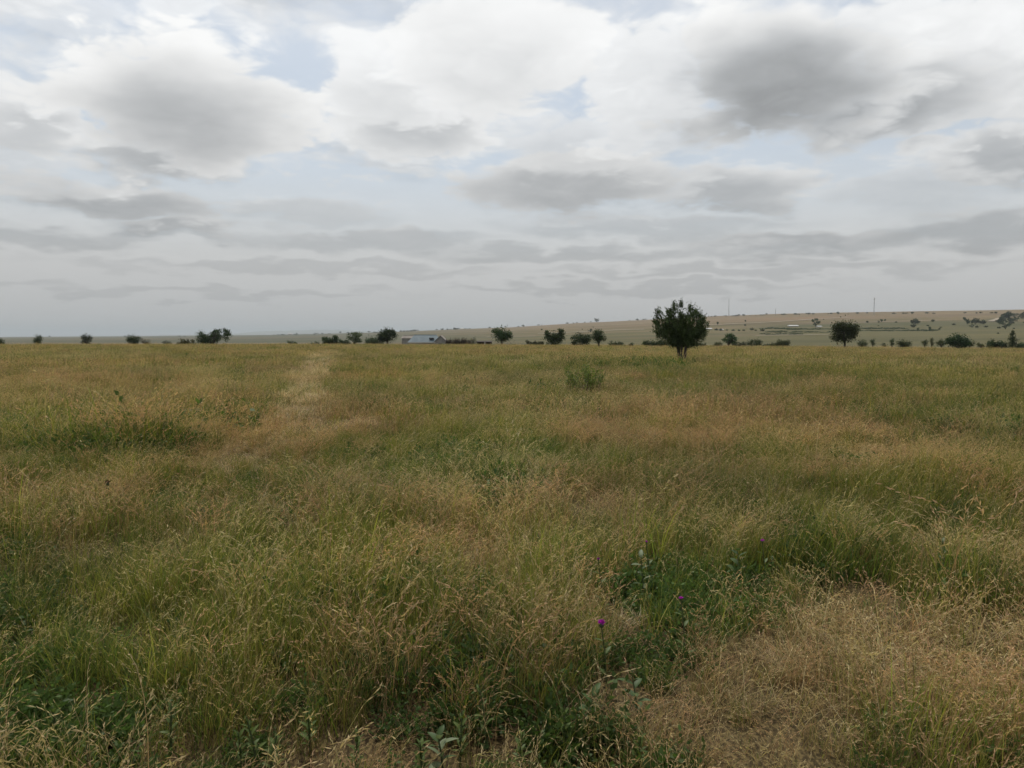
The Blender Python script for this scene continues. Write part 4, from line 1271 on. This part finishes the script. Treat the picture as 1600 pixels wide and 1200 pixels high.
# specks on the plain at left
on_pl = lambda px: rid(px) + RNG.uniform(.2, 2.0)
w_pl = lambda px: RNG.uniform(1.5, 4.0)
row_of_trees(RNG.uniform(425, 496, 12), 'plain_tree', 'tree by the tiny white house on the plain', 'trees on the plain', on_pl, w_pl, [0, 1, 3])
row_of_trees(RNG.uniform(20, 420, 9), 'plain_tree', 'tree on the far plain left of the white house', 'trees on the plain', on_pl, w_pl, [0, 1, 3])


# ------------------------------------------------------------------ plants at the viewer's feet
def ground_at(px, py, h=0.0):
    """field position seen at (px,py) for something h metres above the soil"""
    y = (EYE - h) * F / (py - HOR)
    x = (px - 800) / F * y
    return x, y, gz(x, y)


def leaf_mesh(L, w, col, seed=0, cup=.18):
    rng = np.random.default_rng(seed)
    V, Fc, C = [], [], []
    S = 6
    for i in range(S + 1):
        t = i / S
        ww = w * (math.sin(math.pi * min(1, t * .92 + .08)) ** .8) * .5 if 0 < i < S else w * .02
        z = -L * .35 * t * t + L * .18 * t
        V += [(L * t, -ww, z + ww * cup), (L * t, 0, z - .001), (L * t, ww, z + ww * cup)]
        C += [np.array(col) * .95, np.array(col) * 1.25, np.array(col) * .95]
        if i:
            a = (i - 1) * 3
            Fc += [(a, a + 3, a + 4, a + 1), (a + 1, a + 4, a + 5, a + 2)]
    return MB().add(V, Fc, np.array(C)).mesh('leaf', M_HERB, True)


BROAD = [leaf_mesh(.085, .034, (.060, .095, .030), 1), leaf_mesh(.07, .03, (.05, .082, .028), 2), leaf_mesh(.085, .034, (.13, .16, .085), 3)]
SPEAR = [leaf_mesh(.048, .017, (.085, .118, .032), 4), leaf_mesh(.040, .015, (.07, .10, .028), 5)]


def weed(px, py, h, kind, label, n=12, seed=0, group=None, pale=False):
    """leafy plant: an upright stem with its leaves set round it"""
    rng = np.random.default_rng(int(px * 3 + py) + seed)
    x, y, z = ground_at(px, py, h * .6)
    root = empty('leafy_weed', (x, y, z), rng.random() * 6.28)
    prop(root, label, 'weed', group)
    lean = rng.normal(0, .12, 2)
    st = MB()
    st.tube([(0, 0, -.03), (lean[0] * h * .4, lean[1] * h * .4, h * .5), (lean[0] * h, lean[1] * h, h)], [.005, .004, .002], 5, (.08, .10, .045))
    link('stem', st.mesh('stem', M_HERB), root)
    for k in range(n):
        t = (.18 if kind == 'spear' else .3) + .8 * (k + .5) / n * (.92 if kind == 'spear' else .85)
        t = min(t, 1.0)
        a = k * 2.4 + rng.normal(0, .25)
        me = (SPEAR[k % 2] if kind == 'spear' else (BROAD[2] if pale and k % 2 == 0 else BROAD[k % 2]))
        lf = link('leaf', me, root, (lean[0] * h * t, lean[1] * h * t, h * t))
        up = .5 + .5 * t if kind == 'spear' else .15 + .6 * t
        lf.rotation_euler = (rng.normal(0, .2), -up + rng.normal(0, .15), a)
        s = (1.15 - .45 * t) * (.8 + .4 * rng.random())
        lf.scale = (s, s, s)
    return root


G_W = 'leafy weeds in the near grass'
weed(1010, 905, 0.30, 'broad', 'broad-leaved pale weed in the dark green patch behind the brightest magenta flower', 9, pale=True, group=G_W)
weed(1492, 880, 0.30, 'broad', 'broad-leaved pale weed near right edge above the dry matted grass', 9, pale=True, group=G_W)
weed(1005, 1110, 0.19, 'broad', 'broad-leaved weed at left border of the dry matted grass', 8, group=G_W)
weed(930, 1130, 0.19, 'broad', 'broad-leaved weed at bottom, below the brightest magenta flower', 9, group=G_W)
weed(1160, 890, 0.29, 'broad', 'broad-leaved weed between the dark green patch and the bright green tuft', 9, group=G_W)
weed(690, 1192, 0.16, 'broad', 'whitish broad-leaved weed at bottom edge, near the middle of the picture', 10, pale=True, group=G_W)
SPEARS = ((250, 1150, .20), (365, 1186, .17), (391, 1172, .21), (408, 1195, .16), (476, 1142, .22), (548, 1190, .15), (716, 1168, .20), (762, 1130, .24), (809, 1187, .16),
          (655, 1196, .14), (1004, 1190, .18), (884, 1160, .20), (118, 1192, .16), (70, 1150, .18))
SPL = {}
for lo, hi, ph in ((0, 300, 'at bottom left of the picture'), (300, 700, 'at bottom, left of the picture middle'), (700, 1100, 'at bottom, just right of the picture middle')):
    for i, (px, py, h) in enumerate(sorted(q_ for q_ in SPEARS if lo <= q_[0] < hi)):
        SPL[(px, py)] = '%s small spear-leaved weed %s, counted from the left' % (ORD[i], ph)
for px, py, h in SPEARS:
    weed(px, py, h, 'spear', SPL[(px, py)], 20, group='spear-leaved weeds by the bottom edge')


def flower(px, py, label, size, col, h=.34):
    rng = np.random.default_rng(int(px))
    y = (EYE - h) * F / (py - HOR); x = (px - 800) / F * y; z = gz(x, y)
    root = prop(empty('thistle_flower', (x, y, z)), label, 'flower')
    link('stem', MB().tube([(.03, .02, -.03), (.02, .01, h * .5), (0, 0, h - size * .6)], [.004, .0035, .003], 5, (.09, .11, .05)).mesh('stem', M_HERB), root)
    cal = MB()
    cal.tube([(0, 0, h - size * .75), (0, 0, h - size * .45), (0, 0, h - size * .1)], [size * .12, size * .34, size * .22], 8, (.07, .09, .04))
    link('calyx', cal.mesh('calyx', M_HERB, True), root)
    pt = MB()
    n = 70
    a = rng.random(n) * 6.28; th = np.arccos(1 - rng.random(n) * .95)
    dv = np.stack([np.cos(a) * np.sin(th), np.sin(a) * np.sin(th), np.cos(th)], -1)
    leaf_quads(pt, rng, np.array([0, 0, h - size * .15]) + dv * size * .38, size * .55, size * .12, col, dv)
    link('petals', pt.mesh('petals', M_PETAL), root)
    for k in range(5):
        lf = link('leaf', SPEAR[k % 2], root, (.02, .01, h * (.15 + .14 * k)))
        lf.rotation_euler = (0, -.6, k * 2.4); lf.scale = (1.3, 1.3, 1.3)


MAG = (.42, .02, .42)
flower(943, 981, 'brightest and nearest magenta thistle flower in the golden grass', .034, MAG)
flower(1069, 941, 'magenta thistle flower at the edge of the dark green weeds', .020, MAG)
flower(1197, 848, 'small magenta thistle flower left of the bright green tuft', .022, MAG)
flower(1013, 850, 'tiny magenta thistle flower above the pale broad-leaved weed', .017, MAG)
flower(937, 878, 'dull magenta thistle flower standing in golden grass, above the brightest one', .018, (.28, .02, .26))
flower(162, 755, 'dark dried flower head alone in the grass at left', .045, (.045, .02, .015))

# ------------------------------------------------------------------ the air
hb = MB().box(-26000, 26000, -26000, 26000, -40.0, 190.0)
hm, n, out = material('haze_air')
pv = n.n('ShaderNodeVolumePrincipled', {'Color': (0.57, 0.63, 0.685, 1), 'Density': 8.0e-5, 'Anisotropy': 0.1})
n.t.links.new(pv.outputs[0], out.inputs['Volume'])
hz = link('haze', hb.mesh('haze', hm))
prop(hz, 'thin pale haze in the air over the plain', 'haze', None, 'stuff')
